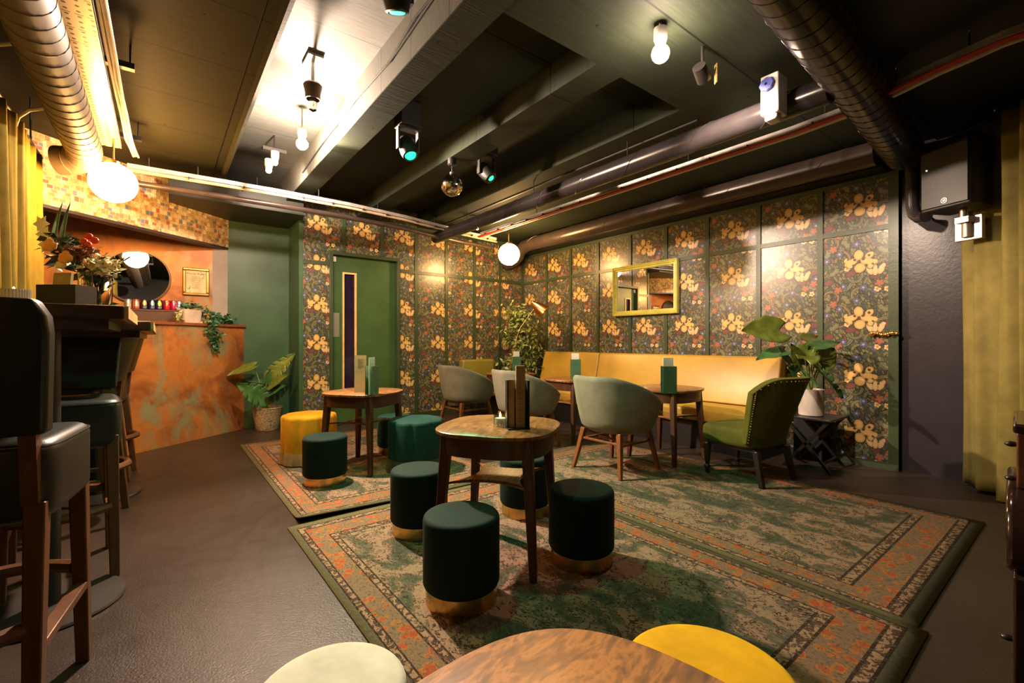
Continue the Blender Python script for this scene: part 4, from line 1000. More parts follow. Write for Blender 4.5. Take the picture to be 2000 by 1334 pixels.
# ------------------------------------------------------------------ tub chairs
def tub_chair(loc, rotz, lab):                               # local +x is the way it faces
    o = thing('tub_chair', lab, 'chair', loc, rotz, 'sage velvet tub chairs')
    mb = MB(); NA = 40; rows_o = []; A0 = R(128)
    def prm(a, t):                                           # a: -1..1 round the back, t: 0 bottom 1 top
        ang = PI+a*A0; f = abs(a)
        top = 0.80-0.255*(max(0, f-0.22)/0.78)**1.5
        z = 0.345+(top-0.345)*t
        rr = 0.292+0.078*t**1.3+0.014*math.sin(PI*t)
        if t < 0.12: rr -= 0.05*(1-t/0.12)**2
        return ang, rr, z
    ring = []
    for i in range(NA+1):
        a = -1+2*i/NA; col = []
        for t in (0, 0.04, 0.09, 0.2, 0.35, 0.5, 0.65, 0.8, 0.92, 0.98):
            ang, rr, z = prm(a, t); col.append(Vector((rr*math.cos(ang)*1.02+0.01, rr*math.sin(ang), z)))
        ang, rr, z = prm(a, 1.0); th = 0.045
        col.append(Vector(((rr-0.012)*math.cos(ang)*1.02+0.01, (rr-0.012)*math.sin(ang), z+0.008)))
        col.append(Vector(((rr-0.032)*math.cos(ang)*1.02+0.01, (rr-0.032)*math.sin(ang), z+0.006)))
        for t in (0.95, 0.8, 0.6, 0.4, 0.2, 0.02):
            ang, rr, z = prm(a, t); rr -= th; col.append(Vector((rr*math.cos(ang)*1.02+0.01, rr*math.sin(ang), z)))
        ring.append(col)
    vs = mb.grid(ring, cu=True); mb.b.faces.new(vs[0]); mb.b.faces.new(vs[-1][::-1]); mb.build('shell', 'sage', o, smooth=60)
    mb = MB(); mb.lathe([(0, 0.335), (0.25, 0.335), (0.27, 0.35), (0.28, 0.40), (0.275, 0.435), (0.235, 0.455), (0, 0.462)], c=(0.03, 0, 0), seg=40); mb.build('seat_cushion', 'sage', o)
    for sx in (-1, 1):
        for sy in (-1, 1):
            mb = MB(); mb.bar((sx*0.19, sy*0.19, 0.345), (sx*0.258, sy*0.252, 0), 0.044, 0.028); mb.build('leg', 'chairleg', o, bevel=0.005)
    for s_ in (-1, 1):
        mb = MB(); mb.bar((-0.205, s_*0.205, 0.25), (0.205, s_*0.205, 0.25), 0.018, None, 0.03); mb.build('stretcher', 'chairleg', o, bevel=0.003)
    mb = MB(); mb.bar((-0.205, -0.205, 0.262), (-0.205, 0.205, 0.262), 0.018, None, 0.03); mb.build('stretcher', 'chairleg', o, bevel=0.003)
    mb = MB(); mb.bar((0.0, -0.205, 0.245), (0.0, 0.205, 0.245), 0.018, None, 0.03); mb.build('stretcher', 'chairleg', o, bevel=0.003)
    return o
tc = tub_chair((3.105, 2.56, RZ), R(1), 'sage velvet tub chair nearest the camera, next to the olive armchair')
dup(tc, (3.10, 3.78, 0), R(-2), 'sage velvet tub chair in the middle of the three, behind the black menu holder')
dup(tc, (3.10, 4.97, 0), R(1), 'sage velvet tub chair farthest from the camera, by the papered back wall')

# ------------------------------------------------------------------ olive armchair (faces +y)
o = thing('cocktail_armchair', 'olive velvet armchair with a studded curved back, beside the right wall', 'armchair', (3.775, 1.765, RZ), R(-7))
mb = MB(); rows = []
NA = 24
def back_pt(u, t):                                           # u -1..1 across, t 0..1 up
    wv = 0.262+0.06*t**1.3
    y = -0.245-0.205*t+0.20*abs(u)**2.2*(0.45+0.55*t)
    top = 0.40+0.0
    z = 0.31+0.515*t*(1-0.03*abs(u)**3)
    if abs(u) > 0.55: z -= 0.10*((abs(u)-0.55)/0.45)**2.2*t**3
    return Vector((u*wv, y, z))
cols = []
for i in range(NA+1):
    u = -1+2*i/NA; col = []
    for t in (0, 0.1, 0.25, 0.4, 0.55, 0.7, 0.85, 0.95, 1.0): col.append(back_pt(u, t))
    for t in (1.0, 0.95, 0.85, 0.7, 0.55, 0.4, 0.25, 0.1, 0): 
        p = back_pt(u, t); col.append(p+Vector((-u*0.03, 0.06, 0.004 if t == 1 else 0)))
    cols.append(col)
vs = mb.grid(cols, cu=True); mb.b.faces.new(vs[0]); mb.b.faces.new(vs[-1][::-1]); bk = mb.build('backrest', 'olive', o, smooth=75, bevel=0.006, bseg=2)
mb = MB()
for u in (-0.96, 0.96):
    for k in range(22): mb.ball(back_pt(u, 0.03+k/23)+Vector((0, -0.003, 0)), 0.0055, 8, 6)
for k in range(19): mb.ball(back_pt(-0.9+1.8*k/18, 0.955)+Vector((0, -0.003, 0)), 0.0055, 8, 6)
mb.build('brass_studs', 'stud', bk)
mb = MB(); rbox(mb, -0.245, 0.245, -0.215, 0.275, 0.265, 0.42, 0.045, 6, dome=0.02); mb.build('seat', 'olive', o)
mb = MB(); mb.box(-0.20, 0.20, -0.19, 0.22, 0.245, 0.27); mb.build('seat_frame', 'ebony', o)
for sx in (-1, 1):
    mb = MB(); mb.lathe([(0, 0.25), (0.026, 0.25), (0.030, 0.22), (0.022, 0.20), (0.027, 0.18), (0.020, 0.10), (0.015, 0.075), (0.024, 0.065), (0.024, 0.05), (0.012, 0.045), (0, 0.045)], c=(sx*0.205, 0.215, 0), seg=20); lg = mb.build('leg', 'ebony', o)
    mb = MB(); mb.ball((sx*0.205, 0.215, 0.022), 0.022, 14, 10, (0.6, 1, 1)); mb.box(sx*0.205-0.012, sx*0.205+0.012, 0.205, 0.225, 0.03, 0.05); mb.build('castor', 'ebony', lg)
    mb = MB(); mb.bar((sx*0.20, -0.20, 0.26), (sx*0.215, -0.255, 0), 0.045, 0.036); mb.build('leg', 'ebony', o, bevel=0.005)

# ------------------------------------------------------------------ benches
def bench(y0, y1, lab, cut=None):
    o = thing('upholstered_bench', lab, 'bench', (4.6, (y0+y1)/2, 0), 0, 'mustard leather wall benches'); hy = (y1-y0)/2-0.003
    mb = MB(); mb.box(-0.24, 0.30, -hy, hy, 0.0, 0.30); mb.build('plinth', 'blackbox', o, smooth=0)
    mb = MB(); mb.prism([(-0.345, 0.305), (-0.355, 0.36), (-0.345, 0.42), (-0.30, 0.448), (0.12, 0.44), (0.14, 0.305)], -hy, hy, Matrix(((1, 0, 0, 0), (0, 0, 1, 0), (0, 1, 0, 0), (0, 0, 0, 1)))); mb.build('seat', 'banq', o, smooth=60, bevel=0.012, bseg=3)
    mb = MB(); mb.prism([(0.10, 0.445), (0.205, 0.92), (0.225, 0.945), (0.29, 0.945), (0.31, 0.92), (0.31, 0.445)], -hy, hy, Matrix(((1, 0, 0, 0), (0, 0, 1, 0), (0, 1, 0, 0), (0, 0, 0, 1)))); mb.build('backrest', 'banq', o, smooth=60, bevel=0.015, bseg=3)
    return o
bench(1.91, 4.25, 'long mustard leather wall bench, the section right of the seam')
bench(4.25, 5.40, 'shorter mustard leather wall bench section towards the leafy tree')
o = thing('corner_seat', 'olive leather seat against the back wall behind the far tub chair', 'bench', (3.93, 5.75, 0))
mb = MB(); mb.box(-0.30, 0.27, -0.22, 0.28, 0, 0.28); mb.build('plinth', 'blackbox', o, smooth=0)
mb = MB(); rbox(mb, -0.31, 0.28, -0.26, 0.14, 0.285, 0.43, 0.03, 8); mb.build('seat', 'banqdk', o)
mb = MB(); rbox(mb, -0.31, 0.28, 0.15, 0.29, 0.30, 0.82, 0.03, 8); mb.build('backrest', 'banqdk', o)

# ------------------------------------------------------------------ yellow framed mirror on the right wall
o = thing('wall_mirror', 'rectangular mirror in a lime yellow moulded frame on the papered right wall', 'mirror', (XR-0.014, 3.59, 1.77), 0)
mb = MB(); hy, hz = 0.49, 0.33
def frame_profile(mb, hy, hz, prof):
    rows = []
    for ins, dx in prof: rows.append([(-dx, -hy+ins, -hz+ins), (-dx, hy-ins, -hz+ins), (-dx, hy-ins, hz-ins), (-dx, -hy+ins, hz-ins)])
    mb.grid(rows, cu=True)
frame_profile(mb, hy, hz, [(0, 0), (0, 0.045), (0.012, 0.055), (0.022, 0.042), (0.030, 0.048), (0.042, 0.030), (0.055, 0.034), (0.066, 0.016), (0.066, 0.002), (0.0, 0.0)])
mb.build('mirror_frame', 'yframe', o, smooth=0)
mb = MB(); mb.box(-0.014, -0.008, -hy+0.060, hy-0.060, -hz+0.060, hz-0.060); mb.build('mirror_glass', 'mirror', o, smooth=0)

# ------------------------------------------------------------------ plants
def big_leaf(mb, base, tip, W, up, cuts=True, droop=0.12):
    base, tip, up = Vector(base), Vector(tip), Vector(up)
    ax = tip-base; L = ax.length; yv = ax.normalized(); xv = yv.cross(up).normalized(); zv = xv.cross(yv)
    n = 28; cols = (-1, -0.8, -0.55, -0.25, 0, 0.25, 0.55, 0.8, 1)
    vs = []
    for i in range(n+1):
        s_ = i/n; wv = W/2*(math.sin(PI*min(1, s_*0.93+0.07)**0.72))**0.85
        row = []
        for c in cols:
            y = s_*L-0.20*L*abs(c)**1.5*(1-s_)+0.05*L*abs(c)*s_
            z = 0.10*W*abs(c)**1.3-droop*L*s_*s_+0.02*W*math.sin(s_*18)*abs(c)
            row.append(mb.b.verts.new(base+xv*(c*wv)+yv*y+zv*z))
        vs.append(row)
    for i in range(n):
        for j in range(len(cols)-1):
            if cuts and 4 < i < n-3 and i % 5 == 0 and (j <= 1 or j >= len(cols)-3): continue
            try: mb.b.faces.new([vs[i][j], vs[i][j+1], vs[i+1][j+1], vs[i+1][j]])
            except ValueError: pass
def monstera(o, root, leaves, inv):
    for (b, t, W, up, mat, cuts) in leaves:
        b, t = inv @ b, inv @ t
        mb = MB(); big_leaf(mb, b, t, W, up, cuts); lf = mb.build('leaf', mat, o, smooth=180, solid=0.002)
        mid = (Vector(root)+b)/2+Vector((0, 0, 0.05))+(b-Vector(root)).cross(Vector((0, 0, 1)))*0.05
        mb = MB(); mb.tube([root, mid*0.6+Vector(root)*0.4+Vector((0, 0, 0.03)), mid, b], [0.007, 0.006, 0.005, 0.004], 8); mb.build('leaf_stem', 'stem', lf)
loc = Vector((1.06, 6.40, 0))
o = thing('potted_monstera', 'monstera in a woven basket between the copper bar and the wallpaper', 'plant', loc)
mb = MB(); mb.lathe([(0, 0), (0.125, 0), (0.13, 0.01), (0.15, 0.14), (0.172, 0.262), (0.178, 0.275), (0.172, 0.282), (0.162, 0.27), (0.15, 0.20), (0, 0.20)], seg=48, fr=lambda a: 1+0.012*math.sin(24*a)); mb.build('basket', 'basket', o)
mb = MB(); mb.lathe([(0, 0.201), (0.148, 0.201), (0.148, 0.222), (0, 0.230)], seg=32); mb.build('soil', 'soil', o)
inv = Matrix.Translation(-loc)
D = 5.70
L_ = [(point(496, 715, D-0.1), point(443, 731, D-0.25), 0.16, (0.1, -0.5, 0.9), 'monol', False),
      (point(517, 779, D-0.12), point(466, 751, D-0.35), 0.26, (-0.3, -0.9, 0.35), 'mon', True),
      (point(520, 747, D), point(474, 741, D-0.05), 0.13, (0, -0.3, 1), 'mon', False),
      (point(530, 734, D), point(573, 690, D+0.05), 0.20, (-0.5, -0.8, 0.2), 'monol', True),
      (point(524, 755, D-0.08), point(559, 731, D-0.2), 0.14, (-0.3, -0.7, 0.5), 'monol', False),
      (point(526, 768, D-0.05), point(553, 752, D-0.2), 0.16, (0.2, -0.8, 0.4), 'mon', False),
      (point(520, 748, D-0.1), point(527, 724, D-0.12), 0.10, (0, -1, 0.2), 'mon', False)]
monstera(o, (0, 0, 0.23), L_, inv)
# side table, dark box, right monstera
o = thing('folding_side_table', 'small black folding table with crossed legs holding the white pot', 'table', (4.56, 1.555, 0))
mb = MB(); mb.box(-0.21, 0.21, -0.20, 0.20, 0.432, 0.45); mb.build('table_top', 'ebony', o, bevel=0.003)
for sx in (-1, 1):
    for s_ in (-1, 1):
        mb = MB(); mb.bar((sx*0.17, s_*0.17, 0.432), (sx*0.17, -s_*0.18, 0.0), 0.02, None, 0.028); mb.build('leg', 'ebony', o)
mb = MB(); mb.bar((-0.17, -0.12, 0.07), (0.17, -0.12, 0.07), 0.018); mb.build('stretcher', 'ebony', o)
mb = MB(); mb.box(4.78, 4.915, 1.56, 1.80, 0.005, 0.40); k = mb.build('black_box', 'blackbox', None, smooth=0, bevel=0.006); tag(k, 'black box on the floor behind the folding table against the wallpaper', 'box')
loc = Vector((4.53, 1.565, 0.4505))
o = thing('potted_monstera', 'monstera in a pale round pot on the black folding table, right wall', 'plant', loc)
mb = MB(); mb.lathe([(0, 0), (0.085, 0), (0.093, 0.008), (0.098, 0.22), (0.102, 0.232), (0.092, 0.232), (0.088, 0.18), (0, 0.18)], seg=40); mb.build('pot', 'pot', o)
mb = MB(); mb.lathe([(0, 0.181), (0.086, 0.181), (0.086, 0.20), (0, 0.205)], seg=32); mb.build('soil', 'soil', o)
inv = Matrix.Translation(-loc); D = 4.0
L_ = [(point(1523, 646, D+0.0), point(1455, 643, D-0.1), 0.27, (-0.5, -0.75, 0.45), 'monol', False),
      (point(1532, 686, D), point(1480, 697, D-0.1), 0.16, (-0.1, -0.4, 0.9), 'mon', False),
      (point(1524, 690, D-0.05), point(1556, 716, D+0.05), 0.13, (-0.4, -0.7, 0.5), 'mon', False),
      (point(1575, 668, D), point(1598, 655, D+0.1), 0.18, (-0.3, -0.6, 0.8), 'monol', False),
      (point(1590, 678, D-0.1), point(1642, 664, D), 0.13, (-0.3, -0.5, 0.9), 'mon', False),
      (point(1565, 712, D-0.05), point(1548, 674, D-0.15), 0.13, (-0.8, -0.5, 0.3), 'monol', False),
      (point(1572, 702, D-0.1), point(1588, 668, D-0.05), 0.20, (-0.7, -0.6, 0.3), 'monol', False),
      (point(1600, 712, D), point(1630, 680, D+0.05), 0.20, (-0.7, -0.6, 0.2), 'monol', False),
      (point(1622, 690, D+0.1), point(1662, 694, D+0.05), 0.17, (0.3, -0.6, 0.6), 'mon', True),
      (point(1590, 715, D-0.05), point(1650, 772, D-0.1), 0.24, (0.4, -0.6, 0.6), 'mon', True),
      (point(1605, 705, D+0.05), point(1656, 712, D+0.1), 0.13, (0.2, -0.5, 0.8), 'mon', True),
      (point(1556, 730, D-0.1), point(1542, 718, D-0.2), 0.14, (-0.5, -0.8, 0.2), 'mon', False),
      (point(1570, 730, D-0.15), point(1600, 755, D-0.3), 0.16, (0.1, -0.8, 0.5), 'mon', False)]
monstera(o, (0, 0, 0.205), L_, inv)
# ficus
loc = Vector((4.52, 5.66, 0))
o = thing('ficus_tree', 'leafy artificial ficus tree in the corner behind the benches', 'tree', loc)
mb = MB(); mb.lathe([(0, 0), (0.12, 0), (0.15, 0.26), (0.14, 0.26), (0.13, 0.22), (0, 0.22)], seg=28); mb.build('pot', 'blackbox', o)
rnd = random.Random(21)
mb = MB(); mb.tube([(0, 0, 0.2), (0.02, -0.02, 0.8), (-0.03, 0.0, 1.3), (-0.02, -0.03, 1.65)], [0.022, 0.018, 0.012, 0.005], 10); mb.tube([(0.02, 0, 0.2), (-0.03, 0.03, 0.7), (0.08, 0, 1.2), (0.14, -0.05, 1.5)], [0.018, 0.014, 0.010, 0.004], 10)
for k in range(26):
    z = rnd.uniform(0.55, 1.5); a = rnd.uniform(0, 6.28); l = rnd.uniform(0.15, 0.3); mb.tube([(0, 0, z), (l*0.5*math.cos(a), l*0.5*math.sin(a), z+0.10), (l*math.cos(a), l*math.sin(a), z+0.12)], [0.006, 0.004, 0.002], 6)
mb.build('trunk', 'bark', o)
mb = MB()
cl = [(-0.12, -0.10, 1.55, 0.16, 0.14, 0.14), (-0.18, -0.08, 1.28, 0.15, 0.14, 0.14), (0.10, -0.14, 1.22, 0.18, 0.12, 0.12), (-0.10, -0.14, 1.05, 0.20, 0.12, 0.12), (0.14, -0.14, 0.98, 0.14, 0.12, 0.14), (-0.16, -0.06, 0.82, 0.16, 0.14, 0.12), (0.08, -0.12, 0.75, 0.18, 0.14, 0.14), (-0.02, -0.1, 1.42, 0.18, 0.14, 0.12)]
for _ in range(1150):
    cx, cy, cz, rx, ry, rz = rnd.choice(cl)
    p = Vector((cx+rnd.gauss(0, 0.55)*rx, cy+rnd.gauss(0, 0.55)*ry, cz+rnd.gauss(0, 0.55)*rz))
    p.x = min(p.x, 0.36); p.y = min(p.y, 0.34)
    s_ = rnd.uniform(0.055, 0.10); mb.leaf(p, (rnd.uniform(-1, 1), rnd.uniform(-1, 0.6), rnd.uniform(-1.1, 0.2)), (rnd.uniform(-0.6, 0.6), rnd.uniform(-1, 0.2), rnd.uniform(0.2, 1)), s_, s_*0.5)
mb.build('foliage', 'ficus', o, smooth=0, solid=0.0008)
# copper floor lamp
hp = point(1046, 596, 6.72)
base = Vector((4.30, 5.12, 0))
base = Vector((4.10, 5.36, 0))
o = thing('floor_lamp', 'floor lamp with a copper cone shade bending over the ficus leaves', 'lamp', base)
mb = MB(); mb.lathe([(0, 0), (0.13, 0), (0.13, 0.015), (0.02, 0.022), (0, 0.022)], seg=36); mb.build('base', 'shade', o)
h = hp-base
mb = MB(); mb.tube([(0, 0, 0.02), (0.0, 0.0, 0.7), (h.x*0.12, h.y*0.12, 1.0), (h.x*0.40, h.y*0.4, 1.30), h+Vector((0, 0, -0.02))], 0.007, 10); mb.build('pole', 'brass', o)
ax = Vector((0.55, -0.50, -0.62)).normalized(); Tq = Matrix.Translation(h-ax*0.07) @ ax.to_track_quat('Z', 'Y').to_matrix().to_4x4()
mb = MB(); mb.lathe([(0, 0.0), (0.018, 0.0), (0.035, 0.03), (0.055, 0.06), (0.125, 0.235), (0.122, 0.235), (0.05, 0.065), (0, 0.02)], seg=36, T=Tq); mb.build('lamp_shade', 'shade', o)

# ------------------------------------------------------------------ ceiling services
def duct(name, path, r, mat, label, cat, ring=0.11, rseg=28, parts=None):
    o = thing(name, label, cat, path[0])
    b0 = Vector(path[0]); pts = [Vector(p)-b0 for p in path]
    mb = MB(); mb.tube(pts, r, rseg); mb.build('duct_tube', mat, o)
    if ring:
        mb = MB(); hel = []; s_ = 0.0; up = Vector((0, 0, 1))
        for p0, p1 in zip(pts, pts[1:]):
            L = (p1-p0).length; d = (p1-p0).normalized(); sd = d.cross(up).normalized(); uu = sd.cross(d); n = max(1, int(L/ring*18))
            for k in range(n):
                s_ += L/n; a = 2*PI*s_/ring; hel.append(p0+d*(L*k/n)+(sd*math.cos(a)+uu*math.sin(a))*(r+0.0005))
        mb.tube(hel, 0.0035, 5); mb.build('spiral_seam', mat, o)
    return o
def hang(o, x, y, z0, z1): 
    b = o.location; mb = MB(); mb.tube([(x-b.x, y-b.y, z0), (x-b.x, y-b.y, z1)], 0.005, 8); mb.build('hanger_rod', 'bracket', o)
def rel(pts): return [tuple(Vector(p)-Vector(pts[0])) for p in pts]
d1 = duct('spiral_duct', [(-0.45, -1.5, 2.52), (-0.45, 4.62, 2.52), (-0.47, 4.74, 2.50), (-0.54, 4.80, 2.48), (-0.62, 4.83, 2.47)], 0.105, 'duct', 'brown spiral duct running along the ceiling above the curtain', 'duct')
for y in (1.0, 3.0, 4.4): hang(d1, -0.45, y, 0.105, 0.33)
d2 = duct('spiral_duct', [(1.9, 0.80, 2.60), (2.4, 0.83, 2.60), (4.72, 0.96, 2.60)], 0.125, 'pipe', 'thick black spiral duct crossing the top right ceiling', 'duct')
for x in (2.7, 3.9): hang(d2, x, 0.86, 0.12, 0.135)
pz = 2.555
d3 = duct('ceiling_pipe', [(3.06, 0.96, pz), (3.06, 5.72, pz)], 0.078, 'pipe', 'long black pipe under the ceiling ending before the back wall', 'pipe', 0.55)
for y in (2.4, 3.6, 4.9): hang(d3, 3.06, y, 0.078, 0.20)
d4 = duct('ceiling_pipe', [(4.60, 1.12, 2.63), (4.60, 5.50, 2.63), (4.59, 5.62, 2.615), (4.57, 5.70, 2.56), (4.55, 5.76, 2.46), (4.53, 5.85, 2.40), (4.52, 6.0, 2.38)], 0.10, 'pipebrown', 'wide brown black pipe along the right wall with an elbow in the corner', 'pipe', 0.8)
for y in (2.6, 3.6, 4.6): hang(d4, 4.60, y, 0.10, 0.124)
d5 = duct('drop_pipe', [(4.83, 0.94, 2.62), (4.83, 0.94, 2.20), (4.825, 0.925, 2.13), (4.80, 0.89, 2.09), (4.74, 0.84, 2.08)], 0.045, 'pipe', 'shiny black pipe bending down beside the wall speaker', 'pipe', 0)
# valve box with blue wheel
p = point(1548, 196, 2.66)
o = thing('valve_box', 'white control box with a blue wheel on the black pipe', 'valve box', (3.02, 1.22, 2.58), 0)
cb = Vector((2.90, 1.20, 2.57))
o.location = cb
mb = MB(); mb.box(-0.055, 0.07, -0.05, 0.05, -0.12, 0.11); mb.build('box_body', 'whitebox', o, bevel=0.006)
mb = MB(); Tw = Matrix.Translation((-0.056, 0.01, 0.05)) @ Matrix.Rotation(R(-90), 4, 'Y'); mb.lathe([(0.008, 0), (0.035, 0), (0.042, 0.008), (0.036, 0.018), (0.008, 0.02)], seg=48, T=Tw, loop=True, fr=lambda a: 1+0.05*math.cos(8*a)); mb.build('blue_wheel', 'blue', o)
mb = MB(); mb.box(-0.045, 0.05, -0.035, 0.035, -0.155, -0.121); mb.build('terminal_block', 'whitebox', o, bevel=0.012)
# perforated tray
o = thing('cable_tray', 'perforated pale cable tray above the curtain', 'cable tray', (-0.332, 1.6, 2.66))
mb = MB(); mb.box(-0.075, 0.075, -4.5, 3.25, 0, 0.004); mb.build('tray_bed', 'perf', o, smooth=0)
mb = MB(); mb.box(-0.08, -0.075, -4.5, 3.25, 0, 0.04); mb.build('tray_lip', 'tray', o, smooth=0)
mb = MB(); mb.box(0.075, 0.08, -4.5, 3.25, 0, 0.04); mb.build('tray_lip', 'tray', o, smooth=0)
for y in (-0.55, 0.62, 1.9, 3.1):
    mb = MB(); mb.box(-0.17, 0.21, y-0.022, y+0.022, 0.041, 0.075); mb.build('tray_bracket', 'bracket', o, smooth=0)
    for x in (-0.15, 0.19):
        mb = MB(); mb.tube([(x, y, 0.075), (x, y, 0.189)], 0.006, 8); mb.build('hanger_rod', 'bracket', o)
def cables(name, lab, path, offs, mats, r=0.007):
    o = thing(name, lab, 'cables', path[0]); b0 = Vector(path[0])
    rnd = random.Random(len(path)*7)
    for (dx, dz), m_ in zip(offs, mats):
        pts = []
        for i in range(len(path)-1):
            p0, p1 = Vector(path[i]), Vector(path[i+1])
            n = max(2, int((p1-p0).length/0.25))
            for k in range(n): pts.append(p0.lerp(p1, k/n))
        pts.append(Vector(path[-1]))
        out = []
        for i, q in enumerate(pts):
            t = (pts[min(i+1, len(pts)-1)]-pts[max(i-1, 0)]); sd = Vector((t.y, -t.x, 0)).normalized()
            out.append(q-b0+sd*(dx+rnd.uniform(-0.003, 0.003))+Vector((0, 0, dz+rnd.uniform(-0.002, 0.002))))
        mb = MB(); mb.tube(out, r, 8); mb.build('cable', m_, o)
    return o
cables('cable_bundle', 'bundle of cream cables beside the perforated tray', [(-0.225, -1.5, 2.668), (-0.225, 2.0, 2.668), (-0.215, 3.6, 2.668), (-0.20, 4.6, 2.662), (-0.17, 4.95, 2.65)], [(-0.012, 0), (0.004, 0.004), (0.02, 0), (-0.003, 0.016), (0.012, 0.016)], ['cable', 'cable', 'cable', 'kraft', 'cable'], 0.008)
# tray along the back and along the right
def ctray(path, lab, wd=0.10):
    o = thing('cable_tray', lab, 'cable tray', path[0]); b0 = Vector(path[0])
    mb = MB(); rows = []
    n = len(path)
    for i, p in enumerate(path):
        t = Vector(path[min(i+1, n-1)])-Vector(path[max(i-1, 0)]); sd = Vector((t.y, -t.x, 0)).normalized(); q = Vector(p)-b0
        rows.append([q+sd*wd/2, q+sd*wd/2+Vector((0, 0, 0.035)), q+sd*(wd/2-0.004)+Vector((0, 0, 0.035)), q+sd*(wd/2-0.004)+Vector((0, 0, 0.004)), q-sd*(wd/2-0.004)+Vector((0, 0, 0.004)), q-sd*(wd/2-0.004)+Vector((0, 0, 0.035)), q-sd*wd/2+Vector((0, 0, 0.035)), q-sd*wd/2])
    vs = mb.grid(rows, cu=True); mb.b.faces.new(vs[0][::-1]); mb.b.faces.new(vs[-1]); mb.build('tray_bed', 'tray', o, smooth=0)
    for i in range(len(path)-1):
        p0, p1 = Vector(path[i])-b0, Vector(path[i+1])-b0; d = (p1-p0).normalized(); sd = Vector((d.y, -d.x, 0))
        for k in range(int((p1-p0).length/0.3)):
            q = p0+d*(0.15+0.3*k); mb = MB(); mb.box(-0.003, 0.003, -wd/2-0.03, wd/2+0.002, -0.022, -0.001, Matrix.Translation(q) @ d.to_track_quat('X', 'Z').to_matrix().to_4x4()); mb.build('cable_tie', 'bracket', o, smooth=0)
    for i in range(0, len(path)-1, 1):
        p0, p1 = Vector(path[i])-b0, Vector(path[i+1])-b0; q = (p0+p1)/2; top = 2.75-b0.z
        if top > q.z+0.05:
            mb = MB(); mb.tube([q+Vector((0, 0, 0.004)), Vector((q.x, q.y, top))], 0.005, 8); mb.build('hanger_rod', 'bracket', o)
    return o
bk_path = [tuple(point(px, py, FPX*1.52/(667-py))) for px, py in ((250, 330), (330, 343), (440, 361), (560, 382), (680, 404), (790, 428), (900, 456), (965, 470))]
ctray(bk_path, 'pale cable tray crossing in front of the back wall', 0.11)
cables('cable_bundle', 'cream and orange cables slung under the back wall tray', [tuple(Vector(p)+Vector((0, -0.02, -0.014))) for p in bk_path], [(-0.02, 0), (0.0, -0.004), (0.02, 0), (0.045, -0.02)], ['cable', 'cable', 'cable', 'kraft'], 0.008)
mb = MB(); pth = [tuple(Vector(p)+Vector((0, 0.10, -0.09))) for p in bk_path]
o = thing('ceiling_pipe', 'dull pink pipe below the pale back wall tray', 'pipe', pth[0]); mb.tube(rel(pth), 0.028, 12); mb.build('pipe_tube', 'pipebrown', o)
rt_path = [(3.30, 5.55, 2.60), (3.60, 5.2, 2.60), (3.60, 1.35, 2.60), (3.57, 0.95, 2.60), (3.42, 0.60, 2.60), (3.33, 0.35, 2.60), (3.33, -1.0, 2.60)]
rt_path = [(3.60, 5.35, 2.60), (3.60, 3.0, 2.60), (3.60, 1.35, 2.60), (3.56, 0.95, 2.60), (3.40, 0.55, 2.60), (3.33, 0.30, 2.60), (3.33, -1.0, 2.60)]
ctray(rt_path, 'pale cable tray running along the right side of the ceiling', 0.08)
cables('cable_bundle', 'red and cream cables along the right ceiling tray', [tuple(Vector(p)+Vector((0.0, 0, -0.016))) for p in rt_path], [(-0.02, 0), (0.0, -0.004), (0.055, -0.012), (0.072, -0.012)], ['cable', 'cable', 'redcable', 'redcable'], 0.010)
for k, (y0, y1, z_) in enumerate(((3.35, 2.9, 2.42), (4.1, 3.7, 2.40))):
    o = thing('flexible_conduit', ('upper' if k == 0 else 'lower')+' pale bent conduit between the curtain top and the brown duct', 'conduit', (-0.72, y0, z_))
    mb = MB(); mb.tube([(0, 0, 0), (0.02, 0.0, 0.09), (0.07, -0.02, 0.14), (0.14, -0.05, 0.16), (0.20, -0.08, 0.16)], 0.011, 10); mb.build('conduit_tube', 'cable', o)
mb = MB()
o = thing('ceiling_cable', 'dark cable clipped along the lit beam face', 'cable', (1.155, 0.8, 2.93))
mb.tube([(0, 0, 0.03), (-0.004, 0.9, 0.0), (-0.006, 1.6, 0.02), (-0.004, 2.0, -0.05), (-0.006, 2.6, -0.03), (-0.004, 3.6, -0.06), (-0.005, 4.2, -0.1)], 0.006, 8); mb.tube([(-0.004, 0.0, 0.01), (-0.008, 0.8, -0.03), (-0.006, 1.4, 0.0), (-0.006, 2.0, -0.06)], 0.005, 8); mb.build('cable', 'blackcable', o)

